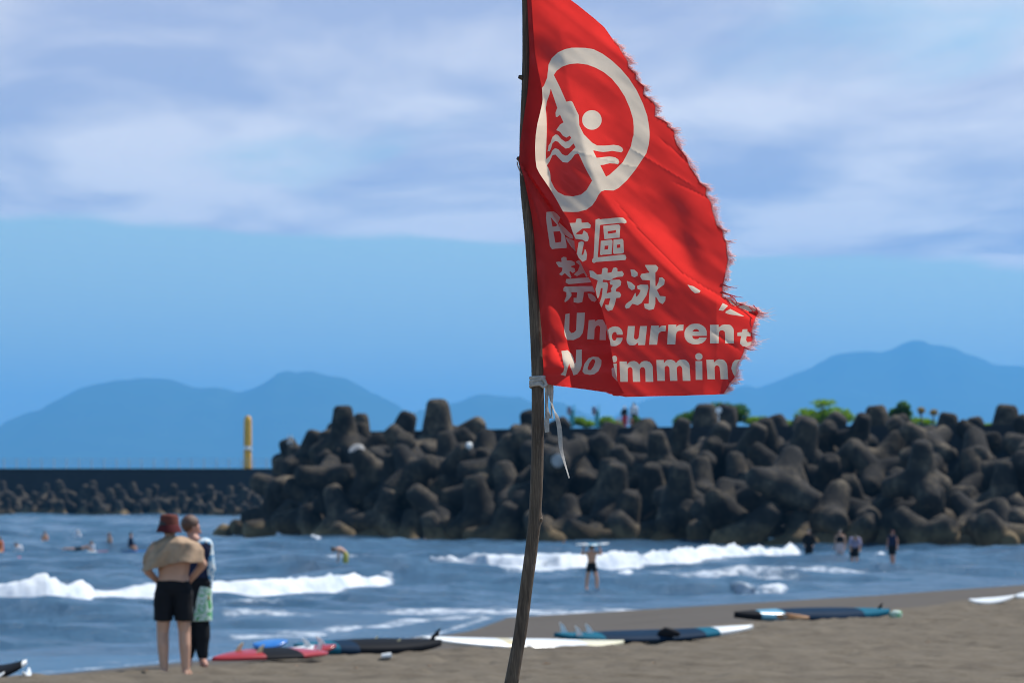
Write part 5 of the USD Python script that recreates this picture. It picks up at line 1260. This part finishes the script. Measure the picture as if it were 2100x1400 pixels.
jobs = [("main_cloth", polyB.difference(printB), D_B, red_cloth, None), ("hoist_cloth", polyA.difference(printA), D_A, red_cloth, "red hoist panel folded over the rest of the flag"), ("emblem", emblem.intersection(polyB), D_B, white_print, "white no swimming sign in a ring")]
jobs += [("letter", g.intersection(polyB), D_B, white_print, None) for g in letters_of(latin) + letters_of(bits[5]) + letters_of(bits[6])]
jobs += [("print_fragment", g.intersection(polyB), D_B, white_print, None) for g in bits[:5]]
jobs += [("character", g.intersection(polyB), D_B, white_print, None) for g in (liu, qu, you, yong)]
jobs += [("letter", g.intersection(polyA), D_A, white_print, None) for g in letters_of(un) + letters_of(no)]
jobs += [("character", g.intersection(polyA), D_A, white_print, None) for g in (ri, liu_a, jin)]
for nm, sh, D, mt, lb in jobs:
    if sh.area < 1:
        continue
    m = cloth_piece(numbered(nm, fp), sh, D, mt)
    if lb:
        tag(m, lb)
# the hidden turn of the fold between the two panels
yy_ = np.arange(-60, 806, 5.0); nk = 9; CV = []
for y in yy_:
    lx, mx_ = np.array([Lx(y)]), np.array([Mx(y)]); a_, b_ = D_A(lx, np.array([y]))[0], D_B(mx_, np.array([y]))[0]
    for k in range(nk):
        t = k / (nk - 1)
        CV.append(at(lx[0] + (mx_[0] - lx[0]) * t + 1.6 * math.sin(math.pi * min(1, t * 3)) * (t < .34) - 1.5 * math.sin(math.pi * max(0, t - .67) * 3) * (t > .67), y, Y0 + a_ + (b_ - a_) * (t * t * (3 - 2 * t))))
CV = np.array(CV)
obj("fold", (CV, grid_faces(len(yy_), nk)), red_cloth, flag, True)

# fringe of loose threads along the torn fly edge
rg = np.random.default_rng(3)
fl = np.array(FLY[7:]); seg = np.diff(fl, axis=0); sl_ = np.hypot(*seg.T); cum = np.concatenate([[0], np.cumsum(sl_)])
thr = cloth_mat("thread_pink", (0.95, 0.62, 0.60), (0.97, 0.62, 0.58), 0.6)
strand_m = cloth_mat("strand_red", (0.62, 0.12, 0.12), (0.85, 0.14, 0.13), 0.5)
pts, cnt, wid = [], [], []
for s_ in np.arange(0, cum[-1], .30):
    i = min(np.searchsorted(cum, s_, "right") - 1, len(seg) - 1); p = fl[i] + seg[i] * (s_ - cum[i]) / sl_[i]
    cl_ = meshkit.noise(np.array([s_ / 7, 0, 0]), 5); ln = (6 + 17 * cl_ ** 1.5) * rg.uniform(.45, 1.15)
    if 590 < p[1] < 612 or (632 < p[1] < 650 and p[0] > 1545) or 700 < p[1] < 714: ln *= rg.uniform(1.0, 2.6)
    if p[0] < 1256: continue
    ang = math.radians(10 + 26 * (meshkit.noise(np.array([s_ / 9, 3.3, 0]), 6) - .5) * 2 + rg.normal(0, 11))
    if p[1] > 740: ang -= .2
    dx, dy = math.cos(ang), math.sin(ang); d0 = float(D_B(np.array([p[0]]), np.array([p[1]]))[0]); cu = rg.normal(0, .10)
    for k in range(4):
        t = k / 3
        pts.append(at(p[0] - 1.5 + ln * t * dx - cu * ln * t * t * dy, p[1] + ln * t * dy + cu * ln * t * t * dx, Y0 + d0 + rg.normal(0, .002) * t)); wid.append(.0010 * (1 - .55 * t))
    cnt.append(4)
bc = UsdGeom.BasisCurves.Define(stage, numbered("loose_threads", fp)); bc.CreateTypeAttr("linear"); bc.CreatePointsAttr(Vt.Vec3fArray.FromNumpy(np.array(pts, np.float32))); bc.CreateCurveVertexCountsAttr(Vt.IntArray(cnt)); bc.CreateWidthsAttr(Vt.FloatArray(wid)); bc.SetWidthsInterpolation("vertex")
UsdShade.MaterialBindingAPI.Apply(bc.GetPrim()).Bind(thr); tag(bc, "pinkish fringe of loose threads on the torn fly edge", None, None, "stuff")
for (pa, pb, w_) in (((1482, 582), (1512, 590), .0042), ((1482, 598), (1524, 610), .0045), ((1540, 640), (1576, 642), .004), ((1540, 640), (1566, 646), .004), ((1530, 712), (1552, 718), .0035), ((1540, 680), (1560, 688), .003), ((1498, 780), (1512, 788), .004), ((1494, 792), (1504, 800), .004)):
    d_ = float(D_B(np.array([float(pa[0])]), np.array([float(pa[1])]))[0]); P_ = [at(pa[0] - 4 + (pb[0] - pa[0] + 4) * t, pa[1] + (pb[1] - pa[1]) * t + 2 * math.sin(3 * t), Y0 + d_ - .003 * t) for t in (0, .3, .6, 1)]
    obj("frayed_strand", tube(P_, [w_ * .6, w_ * .5, w_ * .3, w_ * .1], 6), strand_m, flag, True)
for pl_ in ([(1487, 610), (1494, 622), (1504, 628), (1512, 622), (1506, 612), (1497, 606)], [(1500, 616), (1512, 628), (1530, 642), (1543, 654)], [(1536, 628), (1546, 640), (1552, 634), (1545, 626)], [(1540, 650), (1538, 662), (1541, 672)]):
    P_ = [at(x_, y_, Y0 - .055 + float(D_B(np.array([float(x_)]), np.array([float(y_)]))[0]) * 1 + .045) for x_, y_ in pl_]
    obj("frayed_strand", tube(P_, .0014, 6), strand_m, flag, True)

# pole
POLE = [(-110, 1078, 8.5), (0, 1079.5, 8.8), (80, 1080.5, 9.2), (160, 1080, 9.8), (230, 1077.5, 10.2), (290, 1075.5, 10.5), (345, 1076, 10.8), (400, 1079, 11.2), (460, 1086, 11.8), (520, 1091.5, 12.3), (560, 1094, 12.6), (620, 1097, 12.6), (690, 1100, 12.7), (770, 1102.5, 12.7), (840, 1103, 12.9), (920, 1102.3, 13.0), (1000, 1100, 13.1), (1050, 1097.5, 13.2), (1070, 1096, 13.6), (1100, 1093, 13.2), (1140, 1088, 13.2), (1190, 1081, 13.2), (1240, 1074.5, 13.3), (1300, 1066.5, 13.4), (1350, 1057.5, 13.8), (1400, 1048.5, 14.6), (1440, 1040, 15), (1520, 1022, 15), (1640, 992, 15), (1760, 960, 15), (1850, 930, 15)]
pp_ = np.array(POLE, float); from scipy.interpolate import CubicSpline
cx_, cr_ = CubicSpline(pp_[:, 0], pp_[:, 1]), CubicSpline(pp_[:, 0], pp_[:, 2])
yq = np.arange(-110, 1850, 4.0)
axis = at(cx_(yq), yq, Y0); rad = cr_(yq) / 750.0
seg_n = 28; PV = []
for k in range(len(yq)):
    th = np.arange(seg_n) / seg_n * 2 * np.pi
    nn = np.stack([np.cos(th) * 1.4, np.sin(th) * 1.4, np.full(seg_n, yq[k] / 180)], -1)
    n2 = np.stack([np.cos(th) * 6, np.sin(th) * 6, np.full(seg_n, yq[k] / 260)], -1)
    rr_ = rad[k] * (1 + .09 * (meshkit.noise(nn, 2) - .5) + .07 * (meshkit.fbm(n2, 3, 5) - .5))
    for (ky, ka, ks, kh) in ((1064, .2, 9, .34), (463, -1.9, 5, .10), (681, -1.2, 5, .12), (1256, -.9, 7, .12), (1394, -.6, 7, .14), (905, -1.5, 6, .10), (330, 3.1, 8, .25), (742, -2.4, 5, .08)):
        da = (th - ka + np.pi) % (2 * np.pi) - np.pi
        rr_ = rr_ * (1 + kh * np.exp(-((yq[k] - ky) / ks) ** 2 - (da / .38) ** 2))
    PV.append(axis[k] + np.stack([np.cos(th) * rr_, np.sin(th) * rr_, 0 * th], -1))
PV = np.concatenate(PV); PF = []
ii = np.arange(len(yq) * seg_n).reshape(len(yq), seg_n)
PF = np.stack([ii[:-1], np.roll(ii[:-1], -1, 1), np.roll(ii[1:], -1, 1), ii[1:]], -1).reshape(-1, 4)[:, ::-1]
wood = usdkit.material(stage, L + "driftwood", {"g": ("geometry", {}), "m": ("mapping", {"scale": (1, 1, 0.055)}), "n": ("noise_texture", {"scale": 260.0, "detail": 6.0, "roughness": 0.7, "distortion": 0.5}), "n2": ("noise_texture", {"scale": 9.0, "detail": 5.0, "roughness": 0.6}),
    "r": ("rgb_ramp", {"ramp": [(0.30, (0.050, 0.035, 0.024)), (0.5, (0.115, 0.082, 0.056)), (0.66, (0.20, 0.150, 0.106)), (0.8, (0.32, 0.26, 0.20))]}), "r2": ("rgb_ramp", {"ramp": [(0.3, (0.50, 0.47, 0.45)), (0.7, (1.05, 1.03, 1.0))]}), "mx": ("mix_color", {"blend_type": "multiply", "fac": 1.0}),
    "b": ("bump", {"strength": 0.8, "distance": 0.003}), "p": ("principled_bsdf", {"roughness": 0.72, "specular_ior_level": 0.35})},
    [("g.position", "m.vector"), ("m.vector", "n.vector"), ("g.position", "n2.vector"), ("n.fac", "r.fac"), ("n2.fac", "r2.fac"), ("r.color", "mx.a"), ("r2.color", "mx.b"), ("mx.result", "p.base_color"), ("n.fac", "b.height"), ("b.normal", "p.normal")], surface="p.BSDF")
pole = thing("flagpole", "crooked weathered driftwood stick that carries the red flag", "pole", (0, 0, 0))
obj("shaft", (PV, PF), wood, pole, True)
for (x_, y_, dx_, dy_, ln_) in ((1064, 327, -.9, -.45, 7), (1066, 158, -1, -.1, 4.5), (1109, 1064, 1, -.2, 5)):
    a_ = at(x_ + 6 * -dx_, y_ + 2, Y0 - .004); b_ = at(x_ + ln_ * dx_ * .6, y_ + ln_ * dy_, Y0 - .006)
    obj("twig_stub", tube([a_, (a_ + b_) / 2, b_], [.0075, .0065, .0045], 8), wood, pole, True)

# cords
cord = pm("cord_pale", (0.46, 0.43, 0.39), 0.9, 0.35, 70, 0.6, 300, coord="pos", bdist=.001)
tie = thing("tie_cord", "pale grey cord wound round the pole and hanging loose below the flag", "cord", (0, 0, 0))
for k, (y_, tl) in enumerate(((774, 2), (780, 5), (786, 3), (791, 6))):
    c0 = at(float(cx_(y_)), y_, Y0); r_ = float(cr_(y_)) / 750 + .0025
    ths = np.linspace(0, 2 * np.pi, 26)
    obj("coil", tube([c0 + np.array([r_ * math.cos(a), r_ * math.sin(a), tl / 750 * math.cos(a + .4 * k) * .5]) for a in ths], .0048, 8, False), cord, tie, True)
obj("knot", tube([at(x_, y_, Y0 - .018) for x_, y_ in ((1110, 775), (1117, 781), (1120, 788), (1114, 793), (1108, 788))], .005, 8), cord, tie, True)


def strap_(pts_, ws, twist):
    V_, n_ = [], len(pts_)
    for k, (x_, y_) in enumerate(pts_):
        w_ = ws[k] / 2; a_ = twist[k]
        V_ += [at(x_ - w_ * math.cos(a_), y_ + w_ * .2, Y0 + .004 - w_ / 750 * math.sin(a_)), at(x_ + w_ * math.cos(a_), y_ - w_ * .2, Y0 + .004 + w_ / 750 * math.sin(a_))]
    V_ = np.array(V_); th_ = np.array([0, .0016, 0]); F_ = []
    n2_ = len(V_); V2 = np.vstack([V_ - th_ / 2, V_ + th_ / 2])
    for k in range(n_ - 1):
        a, b, c_, d_ = 2 * k, 2 * k + 1, 2 * k + 3, 2 * k + 2
        F_ += [(a, b, c_, d_), (n2_ + a, n2_ + d_, n2_ + c_, n2_ + b), (a, d_, n2_ + d_, n2_ + a), (b, n2_ + b, n2_ + c_, c_)]
    return V2, np.array(F_)


def smooth_strap(p, w, t):
    p = np.array(p, float); k = np.arange(len(p)); q = np.linspace(0, len(p) - 1, len(p) * 6)
    return strap_(np.stack([CubicSpline(k, p[:, 0])(q), CubicSpline(k, p[:, 1])(q)], -1), np.interp(q, k, w), np.interp(q, k, t))


obj("tape", smooth_strap([(1128, 786), (1129, 810), (1132, 828), (1137, 842), (1143, 858), (1148, 885), (1150, 915), (1156, 942), (1162, 962), (1167, 980)], [9, 8, 6, 5, 9, 10, 9, 7, 5, 4], [0.2, .5, .9, 1.2, .4, .3, .5, .8, 1.0, .8]), cord, tie, True, "long pale tape end hanging and curling to the right")
obj("tape", smooth_strap([(1118, 788), (1119, 815), (1120, 845), (1121, 862), (1122, 886)], [4, 4, 5, 11, 9], [.8, .9, .6, .2, .3]), cord, tie, True)
obj("tape", smooth_strap([(1123, 788), (1122, 810), (1122, 835), (1125, 852), (1127, 858)], [8, 7, 5, 9, 6], [.3, .4, .7, .3, .3]), cord, tie, True)
obj("tape", smooth_strap([(1132, 788), (1132, 815), (1131, 838), (1133, 858)], [6, 6, 5, 4], [.2, .5, .7, .7]), cord, tie, True)
obj("thread_loop", tube([at(x_, y_, Y0 - .012) for x_, y_ in ((1061, 332), (1061, 338), (1064, 346), (1068, 355), (1071, 360))], .0016, 6), cord, tie, True)
